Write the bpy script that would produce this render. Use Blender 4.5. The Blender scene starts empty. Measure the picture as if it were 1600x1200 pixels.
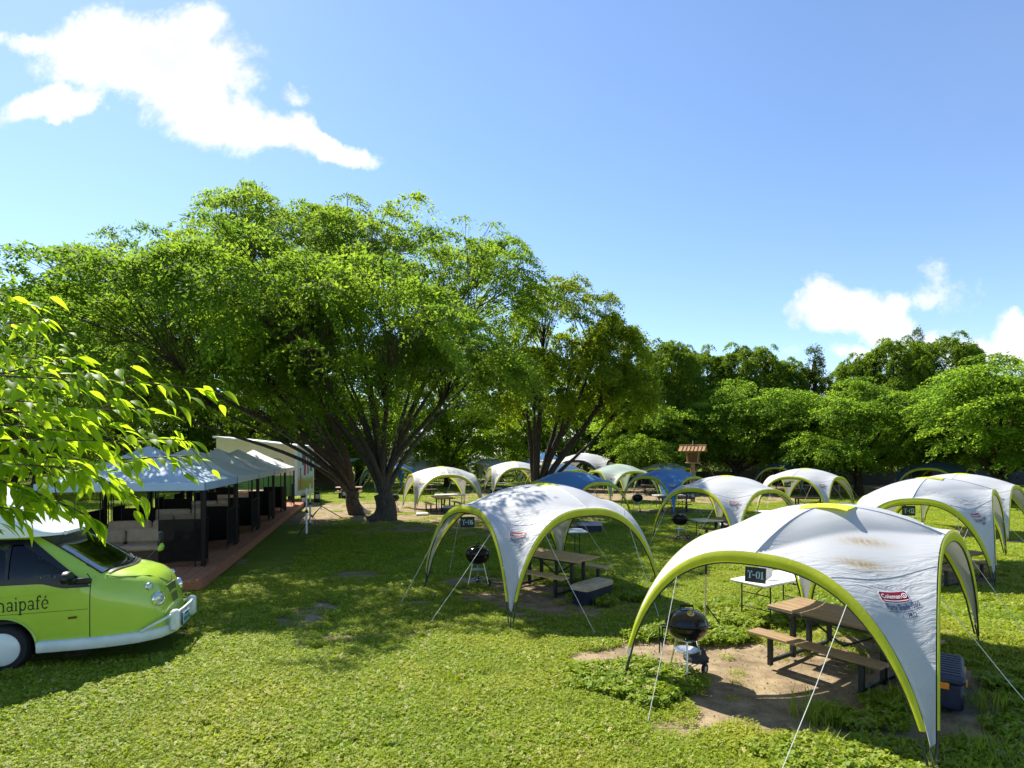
import bpy, math, random
import numpy as np
from mathutils import Vector, Matrix

rnd = random.Random(7)
RNG = np.random.default_rng(11)
SC = bpy.context.scene
COL = SC.collection
R = math.radians

# ------------------------------------------------------------------ camera
CAM_H = 3.07          # metres above the lawn
FPX = 900.0           # focal length in pixels of a 1600 px wide picture
HOR = 710.0           # row of the horizon
cam_d = bpy.data.cameras.new('camera'); cam = bpy.data.objects.new('camera', cam_d); COL.objects.link(cam)
cam.location = (0, 0, CAM_H); cam.rotation_euler = (R(90), 0, 0)
cam_d.sensor_width = 36.0; cam_d.lens = 36.0*FPX/1600.0
cam_d.shift_y = (HOR-600.0)/1600.0
cam_d.clip_start = 0.05; cam_d.clip_end = 3000.0
SC.camera = cam

# ------------------------------------------------------------------ light and exposure
SUN_AZ = 42.0         # degrees left of the view axis
SUN_EL = 50.0
sun_d = bpy.data.lights.new('sun', 'SUN'); sun = bpy.data.objects.new('sun', sun_d); COL.objects.link(sun)
sun_d.energy = 5.0; sun_d.angle = R(0.55); sun_d.color = (1.0, 0.94, 0.83)
to_sun = Vector((-math.sin(R(SUN_AZ))*math.cos(R(SUN_EL)), math.cos(R(SUN_AZ))*math.cos(R(SUN_EL)), math.sin(R(SUN_EL))))
sun.rotation_euler = to_sun.to_track_quat('Z', 'Y').to_euler()
sun.location = to_sun*60
SC.view_settings.view_transform = 'Standard'; SC.view_settings.look = 'None'
SC.view_settings.exposure = 1.13; SC.view_settings.gamma = 1.0
try: SC.view_settings.use_curve_mapping = False
except Exception: pass

world = bpy.data.worlds.new('World'); SC.world = world; world.use_nodes = True
WN = world.node_tree; WN.nodes.clear()
class NT:
    """small helper to wire shader nodes"""
    def __init__(s, tree): s.t = tree
    def n(s, kind, **kw):
        nd = s.t.nodes.new(kind)
        for k, v in kw.items(): setattr(nd, k, v)
        return nd
    def l(s, a, b): s.t.links.new(a, b)
    def put(s, sock, v):
        if hasattr(v, 'is_output'): s.l(v, sock)
        else: sock.default_value = v
    def m(s, op, a, b=None, c=None, clamp=False):
        nd = s.n('ShaderNodeMath', operation=op); nd.use_clamp = clamp
        s.put(nd.inputs[0], a)
        if b is not None: s.put(nd.inputs[1], b)
        if c is not None: s.put(nd.inputs[2], c)
        return nd.outputs[0]
    def mix(s, f, a, b, blend='MIX'):
        nd = s.n('ShaderNodeMix', data_type='RGBA', blend_type=blend)
        s.put(nd.inputs[0], f)
        for sock, v in ((nd.inputs[6], a), (nd.inputs[7], b)):
            if hasattr(v, 'is_output'): s.l(v, sock)
            else: sock.default_value = (v[0], v[1], v[2], 1)
        return nd.outputs[2]
    def ramp(s, f, lo, hi):
        nd = s.n('ShaderNodeMapRange'); nd.clamp = True
        nd.interpolation_type = 'SMOOTHSTEP'
        s.put(nd.inputs[0], f); nd.inputs[1].default_value = lo; nd.inputs[2].default_value = hi
        return nd.outputs[0]
    def noise(s, vec, scale, detail=4, rough=.55, dist=0.0):
        nd = s.n('ShaderNodeTexNoise'); nd.inputs['Scale'].default_value = scale
        nd.inputs['Detail'].default_value = detail; nd.inputs['Roughness'].default_value = rough
        nd.inputs['Distortion'].default_value = dist
        if vec is not None: s.l(vec, nd.inputs['Vector'])
        return nd

w = NT(WN)
sky = w.n('ShaderNodeTexSky', sky_type='NISHITA'); sky.sun_disc = False
sky.sun_elevation = R(SUN_EL); sky.sun_rotation = R(-SUN_AZ)
sky.altitude = 0; sky.air_density = 1.0; sky.dust_density = 0.12; sky.ozone_density = 3.0
# clouds: soft masses at fixed directions of the sky, torn up by noise
tc = w.n('ShaderNodeTexCoord'); sep = w.n('ShaderNodeSeparateXYZ'); w.l(tc.outputs['Generated'], sep.inputs[0])
yy = w.m('MAXIMUM', sep.outputs[1], 0.05)
cu = w.m('DIVIDE', sep.outputs[0], yy); cw = w.m('DIVIDE', sep.outputs[2], yy)
comb = w.n('ShaderNodeCombineXYZ'); w.l(cu, comb.inputs[0]); w.l(cw, comb.inputs[1])
nw = w.noise(comb.outputs[0], 3.2, 7, .62, .4)
sepn = w.n('ShaderNodeSeparateColor'); w.l(nw.outputs['Color'], sepn.inputs[0])
wu = w.m('ADD', cu, w.m('MULTIPLY', w.m('SUBTRACT', sepn.outputs[0], .5), .17))
wv = w.m('ADD', cw, w.m('MULTIPLY', w.m('SUBTRACT', sepn.outputs[1], .5), .15))
def blob(px, py, rx, ry, rot, amp=1.0):
    u0, v0 = (px-800)/FPX, (HOR-py)/FPX; c, s_ = math.cos(R(rot)), math.sin(R(rot))
    du = w.m('SUBTRACT', wu, u0); dv = w.m('SUBTRACT', wv, v0)
    a = w.m('MULTIPLY', w.m('ADD', w.m('MULTIPLY', du, c), w.m('MULTIPLY', dv, s_)), FPX/rx)
    b = w.m('MULTIPLY', w.m('ADD', w.m('MULTIPLY', du, -s_), w.m('MULTIPLY', dv, c)), FPX/ry)
    d = w.m('ADD', w.m('MULTIPLY', a, a), w.m('MULTIPLY', b, b))
    return w.m('MULTIPLY', w.m('SUBTRACT', 1.0, d), amp)
BLOBS = [(235, 95, 205, 82, -10, 1), (85, 158, 110, 36, 18, 1), (315, 165, 160, 70, -24, 1), (410, 205, 120, 40, -18, 1), (500, 232, 95, 24, -14, 1),
         (300, 42, 62, 42, 10, .8), (60, 58, 75, 20, -8, .6), (445, 150, 38, 22, 0, .45),
         (1305, 482, 108, 46, 0, 1), (1365, 502, 76, 36, -22, .9), (1466, 455, 20, 26, 40, .10), (1440, 468, 50, 12, 0, .1),
         (1500, 540, 110, 34, 0, .9), (1598, 528, 66, 46, 0, 1), (1400, 555, 150, 18, 0, .4), (1690, 520, 90, 52, 0, 1)]
acc = None
for bl in BLOBS:
    d = blob(*bl); acc = d if acc is None else w.m('MAXIMUM', acc, d)
nf = w.noise(comb.outputs[0], 9.0, 9, .64, .3)
acc = w.m('ADD', acc, w.m('MULTIPLY', w.m('SUBTRACT', nf.outputs[0], .50), 2.3))
nf2 = w.noise(comb.outputs[0], 24.0, 8, .66, .5)
acc = w.m('ADD', acc, w.m('MULTIPLY', w.m('SUBTRACT', nf2.outputs[0], .50), .9))
mask = w.ramp(acc, -.06, .74)
mask = w.m('MULTIPLY', mask, w.ramp(sep.outputs[1], .12, .3))
nd_ = w.noise(comb.outputs[0], 6.0, 5, .6)
ccol = w.mix(w.ramp(nd_.outputs[0], .36, .56), (4.2, 4.35, 4.6), (5.4, 5.4, 5.45))
veil = w.ramp(w.noise(comb.outputs[0], 1.1, 4, .5).outputs[0], .35, .9)
hsv = w.n('ShaderNodeHueSaturation'); hsv.inputs['Saturation'].default_value = 1.06; hsv.inputs['Value'].default_value = 1.0
w.l(w.mix(1.0, sky.outputs[0], (1.0, .965, .975), 'MULTIPLY'), hsv.inputs['Color'])
skyv = w.mix(w.m('MULTIPLY', veil, .10), hsv.outputs[0], (3.4, 3.7, 4.1))
skyc = w.mix(mask, skyv, ccol)
bg = w.n('ShaderNodeBackground'); bg.inputs['Strength'].default_value = 0.106
w.l(skyc, bg.inputs['Color'])
wo = w.n('ShaderNodeOutputWorld'); w.l(bg.outputs[0], wo.inputs['Surface'])

# ------------------------------------------------------------------ helpers
def npnoise(x, y, seed=0):
    """smooth value noise in [0,1]"""
    x = np.asarray(x, float); y = np.asarray(y, float)
    xi = np.floor(x).astype(np.int64); yi = np.floor(y).astype(np.int64); fx = x-xi; fy = y-yi
    fx = fx*fx*(3-2*fx); fy = fy*fy*(3-2*fy)
    def h(a, b):
        n = (a*374761393 + b*668265263 + seed*974711) & 0x7fffffff
        n = ((n ^ (n >> 13))*1274126177) & 0x7fffffff
        return ((n ^ (n >> 16)) & 0xffff)/65535.0
    return (h(xi, yi)*(1-fx)+h(xi+1, yi)*fx)*(1-fy)+(h(xi, yi+1)*(1-fx)+h(xi+1, yi+1)*fx)*fy
def fbm(x, y, seed=0, oct=4):
    s = 0; a = .5; t = 0
    for k in range(oct): s = s+a*npnoise(x*2**k, y*2**k, seed+k); t += a; a *= .5
    return s/t
def sstep(t): t = np.clip(t, 0, 1); return t*t*(3-2*t)
def gz(x, y):
    """height of the lawn"""
    x = np.asarray(x, float); y = np.asarray(y, float)
    z = .40*np.exp(-(((x-7.3)/1.75)**2+((y-8.7)/1.75)**2))
    z = z+.30*sstep((x-9.3)/3.6)*sstep((19.5-y)/3.0)*sstep((y-6)/3.5)
    near = np.clip(1-(np.hypot(x, y)-5)/60, 0, 1)
    return z+.05*(fbm(x*.35, y*.35, 3, 2)-.5)*near
def GZ(x, y): return float(gz(x, y))
def P(px, py, z=0.0):
    """a point of the photograph, put where its ray meets height z above the lawn"""
    zz = z
    for _ in range(12):
        d = (CAM_H-zz)*FPX/(py-HOR); x = (px-800)/FPX*d
        zz = z+GZ(x, d)
    return x, d
def raw_mesh(name, V, F, mats=None, midx=None, smooth=True, sharp=40):
    me = bpy.data.meshes.new(name)
    V = np.asarray(V, np.float32).reshape(-1, 3)
    if isinstance(F, np.ndarray):
        n, k = F.shape; loops = F.astype(np.int32).ravel(); starts = (np.arange(n)*k).astype(np.int32)
    else:
        n = len(F); starts = np.zeros(n, np.int32); c = 0; L = []
        for i, f in enumerate(F): starts[i] = c; c += len(f); L.extend(f)
        loops = np.array(L, np.int32)
    me.vertices.add(len(V)); me.vertices.foreach_set('co', V.ravel())
    me.loops.add(len(loops)); me.loops.foreach_set('vertex_index', loops)
    me.polygons.add(n); me.polygons.foreach_set('loop_start', starts)
    if midx is not None: me.polygons.foreach_set('material_index', np.asarray(midx, np.int32))
    me.polygons.foreach_set('use_smooth', np.full(n, bool(smooth)))
    me.update(calc_edges=True); me.validate()
    if smooth and sharp: me.set_sharp_from_angle(angle=R(sharp))
    for m_ in (mats or []): me.materials.append(m_)
    return me
def link(name, data, parent=None, loc=None):
    o = bpy.data.objects.new(name, data); COL.objects.link(o)
    if parent is not None: o.parent = parent
    if loc is not None: o.location = loc
    return o
class MB:
    """collects shapes for ONE mesh object"""
    def __init__(s): s.V = []; s.F = []
    def add(s, V, F):
        b = len(s.V); s.V.extend([tuple(map(float, v)) for v in V]); s.F.extend([tuple(int(i)+b for i in f) for f in F]); return s
    def box(s, c, size, rot=0.0, ch=0.0, M=None):
        hx, hy, hz = [k/2 for k in size]; ch = min(ch, hx*.9, hy*.9, hz*.9)
        if ch <= 0:
            V = [(x*hx, y*hy, z*hz) for x in (-1, 1) for y in (-1, 1) for z in (-1, 1)]
            F = [(0, 1, 3, 2), (4, 6, 7, 5), (0, 4, 5, 1), (2, 3, 7, 6), (0, 2, 6, 4), (1, 5, 7, 3)]
        else:
            V = []; ix = {}
            for x in (-1, 1):
                for y in (-1, 1):
                    for z in (-1, 1):
                        ix[(x, y, z)] = len(V)
                        V += [(x*hx, y*(hy-ch), z*(hz-ch)), (x*(hx-ch), y*hy, z*(hz-ch)), (x*(hx-ch), y*(hy-ch), z*hz)]
            F = []
            def q(*ids): F.append(ids)
            for sx in (-1, 1):
                a = [ix[(sx, y, z)] for y, z in ((-1, -1), (1, -1), (1, 1), (-1, 1))]; q(*(a if sx > 0 else a[::-1]))
                a = [ix[(x, sx, z)]+1 for x, z in ((-1, -1), (-1, 1), (1, 1), (1, -1))]; q(*(a if sx > 0 else a[::-1]))
                a = [ix[(x, y, sx)]+2 for x, y in ((-1, -1), (1, -1), (1, 1), (-1, 1))]; q(*(a if sx > 0 else a[::-1]))
            for s1 in (-1, 1):
                for s2 in (-1, 1):
                    A, B = ix[(s1, s2, -1)], ix[(s1, s2, 1)]; f = (A, A+1, B+1, B); q(*(f if s1*s2 > 0 else f[::-1]))
                    A, B = ix[(s1, -1, s2)], ix[(s1, 1, s2)]; f = (A, B, B+2, A+2); q(*(f if s1*s2 > 0 else f[::-1]))
                    A, B = ix[(-1, s1, s2)], ix[(1, s1, s2)]; f = (A+1, A+2, B+2, B+1); q(*(f if s1*s2 > 0 else f[::-1]))
                    for s3 in (-1, 1):
                        A = ix[(s1, s2, s3)]; f = (A, A+1, A+2); q(*(f if s1*s2*s3 > 0 else f[::-1]))
        ca, sa = math.cos(rot), math.sin(rot)
        if M is not None: V = [tuple(M @ Vector(v)) for v in V]
        return s.add([(c[0]+ca*v[0]-sa*v[1], c[1]+sa*v[0]+ca*v[1], c[2]+v[2]) for v in V], F)
    def tube(s, pts, rad, n=8, cap=True):
        pts = [Vector(p) for p in pts]; k = len(pts)
        rads = [rad]*k if isinstance(rad, (int, float)) else list(rad)
        V = []; up = None
        for i in range(k):
            t = (pts[min(i+1, k-1)]-pts[max(i-1, 0)])
            t = t.normalized() if t.length > 1e-9 else Vector((0, 0, 1))
            if up is None: up = Vector((0, 0, 1)) if abs(t.z) < .9 else Vector((1, 0, 0))
            a = t.cross(up)
            a = a.normalized() if a.length > 1e-6 else t.orthogonal().normalized()
            b = a.cross(t).normalized(); up = b
            for j in range(n):
                th = 2*math.pi*j/n; V.append(pts[i]+(a*math.cos(th)+b*math.sin(th))*rads[i])
        F = [(i*n+j, i*n+(j+1) % n, (i+1)*n+(j+1) % n, (i+1)*n+j) for i in range(k-1) for j in range(n)]
        if cap: F += [tuple(range(n))[::-1], tuple((k-1)*n+j for j in range(n))]
        return s.add(V, F)
    def lathe(s, prof, n=24, M=None, c=(0, 0, 0)):
        V = [(r*math.cos(2*math.pi*j/n), r*math.sin(2*math.pi*j/n), z) for r, z in prof for j in range(n)]
        F = [(i*n+j, i*n+(j+1) % n, (i+1)*n+(j+1) % n, (i+1)*n+j) for i in range(len(prof)-1) for j in range(n)]
        if prof[0][0] > 1e-6: F.append(tuple(range(n))[::-1])
        if prof[-1][0] > 1e-6: F.append(tuple((len(prof)-1)*n+j for j in range(n)))
        if M is not None: V = [tuple(M @ Vector(v)) for v in V]
        return s.add([(v[0]+c[0], v[1]+c[1], v[2]+c[2]) for v in V], F)
    def grid(s, fn, nu, nv, keep=None):
        V = [fn(i/nu, j/nv) for i in range(nu+1) for j in range(nv+1)]
        F = [(i*(nv+1)+j, (i+1)*(nv+1)+j, (i+1)*(nv+1)+j+1, i*(nv+1)+j+1) for i in range(nu) for j in range(nv)
             if keep is None or keep((i+.5)/nu, (j+.5)/nv)]
        return s.add(V, F)
    def prism(s, poly, h0, h1, M=None):
        n = len(poly)
        V = [(x, y, h0) for x, y in poly]+[(x, y, h1) for x, y in poly]
        F = [tuple(range(n))[::-1], tuple(range(n, 2*n))]+[(i, (i+1) % n, n+(i+1) % n, n+i) for i in range(n)]
        if M is not None: V = [tuple(M @ Vector(v)) for v in V]
        return s.add(V, F)
    def build(s, name, mat, parent=None, smooth=True, sharp=38, loc=None):
        used = sorted({i for f in s.F for i in f}); mp = {j: i for i, j in enumerate(used)}
        me = raw_mesh(name, [s.V[j] for j in used], [tuple(mp[i] for i in f) for f in s.F], [mat], smooth=smooth, sharp=sharp)
        return link(name, me, parent, loc)
def tag(o, label=None, cat=None, group=None, kind=None):
    if label: o['label'] = label
    if cat: o['category'] = cat
    if group: o['group'] = group
    if kind: o['kind'] = kind
    return o
def thing(name, label, cat, loc=(0, 0, 0), rot=0.0, group=None):
    o = bpy.data.objects.new(name, None); COL.objects.link(o); o.empty_display_size = .2
    o.location = loc; o.rotation_euler = (0, 0, rot)
    return tag(o, label, cat, group)
def dup(root, label, loc=None, rot=None, scale=None, group=None, swap=None, mirror=False):
    """a copy of a thing with copies of its parts and sub-parts; swap changes materials on the copy"""
    def cp(o, par):
        c = o.copy(); COL.objects.link(c)
        if par is not None: c.parent = par
        if swap and o.type == 'MESH':
            for i, sl in enumerate(c.material_slots):
                if sl.material and sl.material.name in swap:
                    m_ = swap[sl.material.name]; sl.link = 'OBJECT'; sl.material = m_
        for ch in list(o.children): cp(ch, c)
        return c
    r = cp(root, None); r['label'] = label
    if loc is not None: r.location = loc
    if rot is not None: r.rotation_euler = (0, 0, rot)
    if scale is not None: r.scale = (scale,)*3 if isinstance(scale, (int, float)) else scale
    if group: r['group'] = group
    return r

# ------------------------------------------------------------------ materials
def mat(name, col, rough=.6, metal=0.0, var=.12, vscale=6.0, bump=0.0, bscale=40.0, spec=.5, coat=0.0, transl=None, alpha=None, col2=None, wave=None, stretch=None):
    m_ = bpy.data.materials.new(name); m_.use_nodes = True; t = NT(m_.node_tree); t.t.nodes.clear()
    tc_ = t.n('ShaderNodeTexCoord'); co = tc_.outputs['Object']
    if stretch:
        mp = t.n('ShaderNodeMapping'); mp.inputs['Scale'].default_value = stretch; t.l(co, mp.inputs['Vector']); co = mp.outputs[0]
    nz = t.noise(co, vscale, 5, .6)
    f = t.ramp(nz.outputs[0], .3, .7)
    lo = tuple(c*(1-var) for c in col); hi = col2 if col2 else tuple(min(1, c*(1+var)) for c in col)
    c_ = t.mix(f, lo, hi)
    b = t.n('ShaderNodeBsdfPrincipled'); t.l(c_, b.inputs['Base Color'])
    b.inputs['Metallic'].default_value = metal; b.inputs['Specular IOR Level'].default_value = spec
    t.put(b.inputs['Roughness'], t.m('ADD', rough-.05, t.m('MULTIPLY', f, .1)))
    b.inputs['Coat Weight'].default_value = coat; b.inputs['Coat Roughness'].default_value = .06
    if alpha is not None: b.inputs['Alpha'].default_value = alpha
    if bump:
        bn = t.noise(co, bscale, 4, .6); bp = t.n('ShaderNodeBump'); bp.inputs['Strength'].default_value = bump; bp.inputs['Distance'].default_value = .02
        t.l(bn.outputs[0], bp.inputs['Height']); t.l(bp.outputs[0], b.inputs['Normal'])
    out = t.n('ShaderNodeOutputMaterial'); last = b.outputs[0]
    if transl:
        tr = t.n('ShaderNodeBsdfTranslucent'); tr.inputs['Color'].default_value = (*transl[:3], 1)
        mx = t.n('ShaderNodeMixShader'); mx.inputs[0].default_value = transl[3]
        t.l(last, mx.inputs[1]); t.l(tr.outputs[0], mx.inputs[2]); last = mx.outputs[0]
    t.l(last, out.inputs['Surface'])
    return m_
def leafmat(name, dark, light, tdark, tlight, tf=.45, gloss=.06, rough=.65):
    """leaves: front colour, and the light that comes through them"""
    m_ = bpy.data.materials.new(name); m_.use_nodes = True; t = NT(m_.node_tree); t.t.nodes.clear()
    at = t.n('ShaderNodeAttribute', attribute_name='tint'); oi = t.n('ShaderNodeObjectInfo')
    f = t.m('ADD', t.m('MULTIPLY', at.outputs['Fac'], .8), t.m('MULTIPLY', oi.outputs['Random'], .2))
    b = t.n('ShaderNodeBsdfPrincipled'); t.l(t.mix(f, dark, light), b.inputs['Base Color'])
    b.inputs['Roughness'].default_value = rough; b.inputs['Specular IOR Level'].default_value = gloss
    tr = t.n('ShaderNodeBsdfTranslucent'); t.l(t.mix(f, tdark, tlight), tr.inputs['Color'])
    mx = t.n('ShaderNodeMixShader'); mx.inputs[0].default_value = tf
    t.l(b.outputs[0], mx.inputs[1]); t.l(tr.outputs[0], mx.inputs[2])
    out = t.n('ShaderNodeOutputMaterial'); t.l(mx.outputs[0], out.inputs['Surface'])
    return m_
def fabric(name, col, trans, tf, stains=False, rough=.45):
    """tent cloth: creased, a little see-through"""
    m_ = bpy.data.materials.new(name); m_.use_nodes = True; t = NT(m_.node_tree); t.t.nodes.clear()
    tc_ = t.n('ShaderNodeTexCoord'); co = tc_.outputs['Object']
    nz = t.noise(co, 1.6, 5, .6); f = t.ramp(nz.outputs[0], .3, .75)
    c_ = t.mix(f, tuple(k*.93 for k in col), col)
    grime = t.noise(co, 5.0, 6, .7)
    c_ = t.mix(t.m('MULTIPLY', t.ramp(grime.outputs[0], .58, .8), .25), c_, tuple(k*.72 for k in (col[0], col[1], col[2]*.88)))
    if stains:
        at = t.n('ShaderNodeAttribute', attribute_name='stain')
        sn = t.noise(co, 9.0, 6, .7); mp = t.n('ShaderNodeMapping'); mp.inputs['Scale'].default_value = (28, 6, 6); mp.inputs['Rotation'].default_value = (0, 0, .6); t.l(co, mp.inputs['Vector'])
        s2 = t.noise(mp.outputs[0], 1.0, 3, .6)
        k = t.m('MULTIPLY', at.outputs['Fac'], t.ramp(t.m('ADD', t.m('MULTIPLY', sn.outputs[0], .5), t.m('MULTIPLY', s2.outputs[0], .6)), .36, .58))
        c_ = t.mix(t.m('MULTIPLY', k, .85), c_, (.30, .22, .10))
    crz = t.n('ShaderNodeAttribute', attribute_name='crease')
    mp2 = t.n('ShaderNodeMapping'); mp2.inputs['Scale'].default_value = (1.5, 7.0, 2.2); mp2.inputs['Rotation'].default_value = (0, 0, .95); t.l(co, mp2.inputs['Vector'])
    w1 = t.noise(mp2.outputs[0], 2.2, 4, .55, .9); w2 = t.noise(co, 3.0, 5, .6, .6)
    hh = t.m('ADD', t.m('MULTIPLY', t.m('MULTIPLY', w1.outputs[0], crz.outputs['Fac']), 1.0), t.m('MULTIPLY', w2.outputs[0], .07))
    bp = t.n('ShaderNodeBump'); bp.inputs['Strength'].default_value = .5; bp.inputs['Distance'].default_value = .06
    t.l(hh, bp.inputs['Height'])
    b = t.n('ShaderNodeBsdfPrincipled'); t.l(c_, b.inputs['Base Color']); b.inputs['Roughness'].default_value = rough
    b.inputs['Specular IOR Level'].default_value = .25; b.inputs['Sheen Weight'].default_value = .1
    t.l(bp.outputs[0], b.inputs['Normal'])
    tr = t.n('ShaderNodeBsdfTranslucent'); tr.inputs['Color'].default_value = (*trans, 1); t.l(bp.outputs[0], tr.inputs['Normal'])
    mx = t.n('ShaderNodeMixShader'); mx.inputs[0].default_value = tf
    t.l(b.outputs[0], mx.inputs[1]); t.l(tr.outputs[0], mx.inputs[2])
    out = t.n('ShaderNodeOutputMaterial'); t.l(mx.outputs[0], out.inputs['Surface'])
    return m_
M = {}
M['white_cloth'] = fabric('white_cloth', (.47, .475, .485), (.60, .60, .56), .12)
M['white_cloth_stained'] = fabric('white_cloth_stained', (.47, .475, .485), (.60, .60, .56), .12, stains=True)
M['blue_cloth'] = fabric('blue_cloth', (.07, .22, .48), (.08, .25, .5), .25)
M['dark_blue_cloth'] = fabric('dark_blue_cloth', (.035, .10, .19), (.04, .10, .2), .2)
M['grey_green_cloth'] = fabric('grey_green_cloth', (.34, .42, .38), (.4, .5, .4), .22)  # one white tent also wears this, its shade put into the colour
M['beige_cloth'] = fabric('beige_cloth', (.62, .58, .48), (.6, .55, .4), .2)
M['hem'] = mat('hem', (.50, .53, .025), .5, 0, .1, 4, .15, 30, .4, transl=(.6, .7, .03, .25))
M['cap'] = mat('cap', (.55, .58, .025), .5, 0, .1, 4, .15, 30, .4, transl=(.6, .7, .03, .2))
M['pole'] = mat('pole', (.015, .02, .02), .45, 0, .2, 20)
M['strap'] = mat('strap', (.03, .035, .04), .8, 0, .2, 30)
M['rope'] = mat('rope', (.62, .62, .58), .8, 0, .15, 60)
M['peg'] = mat('peg', (.35, .36, .37), .4, .7, .15, 30)
M['red'] = mat('red', (.24, .003, .012), .5, 0, .08, 12)
M['print_white'] = mat('print_white', (.80, .78, .76), .6, 0, .05, 12)
M['navy'] = mat('navy', (.015, .03, .10), .6, 0, .1, 12)
M['print_grey'] = mat('print_grey', (.42, .45, .50), .6, 0, .1, 12)
M['enamel'] = mat('enamel', (.006, .006, .008), .16, 0, .2, 3, 0, 40, .5, coat=.15)
M['steel'] = mat('steel', (.55, .55, .56), .28, 1.0, .12, 12)
M['alu'] = mat('alu', (.62, .61, .58), .42, 1.0, .12, 9)
M['brass'] = mat('brass', (.50, .38, .16), .4, .6, .2, 20)
M['tyre'] = mat('tyre', (.013, .013, .014), .8, 0, .25, 20, .2, 60)
M['black_plastic'] = mat('black_plastic', (.012, .012, .014), .55, 0, .25, 10, .1, 80, .25)
M['grey_plastic'] = mat('grey_plastic', (.20, .20, .21), .6, 0, .15, 10)
M['white_plastic'] = mat('white_plastic', (.72, .71, .66), .5, 0, .08, 6, .05, 60)
M['lid_beige'] = mat('lid_beige', (.40, .33, .22), .55, 0, .18, 7, .1, 40)
M['lid_grey'] = mat('lid_grey', (.32, .34, .38), .55, 0, .18, 7, .1, 40)
M['cooler_navy'] = mat('cooler_navy', (.012, .016, .040), .5, 0, .25, 7, .08, 50)
M['box_navy'] = mat('box_navy', (.022, .032, .058), .5, 0, .25, 7, .08, 50)
M['orange'] = mat('orange', (.75, .22, .015), .5, 0, .1, 10)
M['wood_brown'] = mat('wood_brown', (.25, .165, .085), .62, 0, .28, 3, .2, 14, .35, stretch=(1.2, 14, 14))
M['wood_tan'] = mat('wood_tan', (.47, .34, .18), .6, 0, .25, 3, .2, 14, .35, stretch=(1.2, 14, 14))
M['lantern_wood'] = mat('lantern_wood', (.30, .17, .07), .6, 0, .28, 6, .2, 25, .35)
M['lantern_wood_dark'] = mat('lantern_wood_dark', (.17, .085, .03), .65, 0, .28, 6, .2, 25, .35)
M['board_black'] = mat('board_black', (.013, .014, .017), .55, 0, .3, 8)
M['chalk_blue'] = mat('chalk_blue', (.36, .58, .68), .7, 0, .1, 20)
M['leg_dark'] = mat('leg_dark', (.018, .022, .022), .5, .2, .25, 10)
M['charcoal_bag'] = mat('charcoal_bag', (.03, .03, .033), .7, 0, .3, 8, .5, 25)
M['deck_wood'] = mat('deck_wood', (.33, .145, .080), .75, 0, .28, 3, .25, 14, .12, stretch=(12, 1.2, 12))
M['gazebo_cloth'] = fabric('gazebo_cloth', (.66, .67, .66), (.5, .55, .6), .10, rough=.6)
M['gazebo_cloth_shade_blue'] = fabric('gazebo_cloth_shade_blue', (.42, .54, .70), (.3, .45, .7), .08, rough=.6)  # gazebo cloth again, with the blue of tree shade put into its colour
M['bronze'] = mat('bronze', (.020, .016, .013), .6, 0, .25, 10, 0, 40, .15)
M['net'] = mat('net', (.016, .014, .012), .9, 0, .3, 60, .2, 150, .05)
M['net_thin'] = mat('net_thin', (.016, .014, .012), .9, 0, .3, 60, .2, 150, .05, alpha=.74)
M['wicker'] = mat('wicker', (.10, .062, .035), .7, 0, .35, 30, .6, 90)
M['cushion'] = mat('cushion', (.50, .36, .23), .85, 0, .1, 8, .25, 30)
M['van_green'] = mat('van_green', (.37, .55, .045), .32, 0, .04, 2, 0, 40, .5, coat=.7)
M['van_white'] = mat('van_white', (.72, .76, .74), .35, 0, .05, 2, 0, 40, .5, coat=.4)
M['bumper_white'] = mat('bumper_white', (.62, .68, .63), .45, 0, .08, 5)
M['van_black'] = mat('van_black', (.008, .009, .011), .35, 0, .2, 8)
M['seat_cloth'] = mat('seat_cloth', (.05, .055, .06), .9, 0, .2, 8)
M['dash'] = mat('dash', (.22, .23, .22), .7, 0, .2, 8)
M['print_black'] = mat('print_black', (.012, .016, .008), .6, 0, .2, 8)
M['marker_red'] = mat('marker_red', (.13, .035, .012), .35, 0, .2, 8)
M['plate_blue'] = mat('plate_blue', (.42, .62, .66), .4, 0, .08, 10)
M['plate_green'] = mat('plate_green', (.01, .10, .08), .5, 0, .1, 10)
M['cream_wall'] = mat('cream_wall', (.62, .62, .46), .75, 0, .06, 2, .1, 20)
M['green_wall'] = mat('green_wall', (.10, .23, .06), .75, 0, .08, 2, .1, 20)
M['white_trim'] = mat('white_trim', (.62, .70, .72), .6, 0, .06, 4)
M['dark_wood'] = mat('dark_wood', (.045, .035, .028), .8, 0, .3, 5, .2, 20)
M['tin_roof'] = mat('tin_roof', (.24, .28, .27), .5, .3, .15, 5)
M['fence'] = mat('fence', (.016, .020, .024), .7, 0, .3, 5)
M['fence_wall'] = mat('fence_wall', (.020, .026, .036), .8, 0, .3, 3)
def glassmat(name, col, rough=.03, gl_=.9, add=.05):
    m_ = bpy.data.materials.new(name); m_.use_nodes = True; t = NT(m_.node_tree); t.t.nodes.clear()
    fr = t.n('ShaderNodeFresnel'); fr.inputs[0].default_value = 1.5
    gl = t.n('ShaderNodeBsdfGlossy'); gl.inputs['Roughness'].default_value = rough; gl.inputs['Color'].default_value = (gl_, gl_*1.02, gl_*1.02, 1)
    tp = t.n('ShaderNodeBsdfTransparent'); nz = t.noise(t.n('ShaderNodeTexCoord').outputs['Object'], 3)
    t.l(t.mix(nz.outputs[0], tuple(c*.9 for c in col), col), tp.inputs['Color'])
    mx = t.n('ShaderNodeMixShader'); t.l(t.m('ADD', fr.outputs[0], add), mx.inputs[0]); t.l(tp.outputs[0], mx.inputs[1]); t.l(gl.outputs[0], mx.inputs[2])
    out = t.n('ShaderNodeOutputMaterial'); t.l(mx.outputs[0], out.inputs['Surface'])
    return m_
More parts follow.
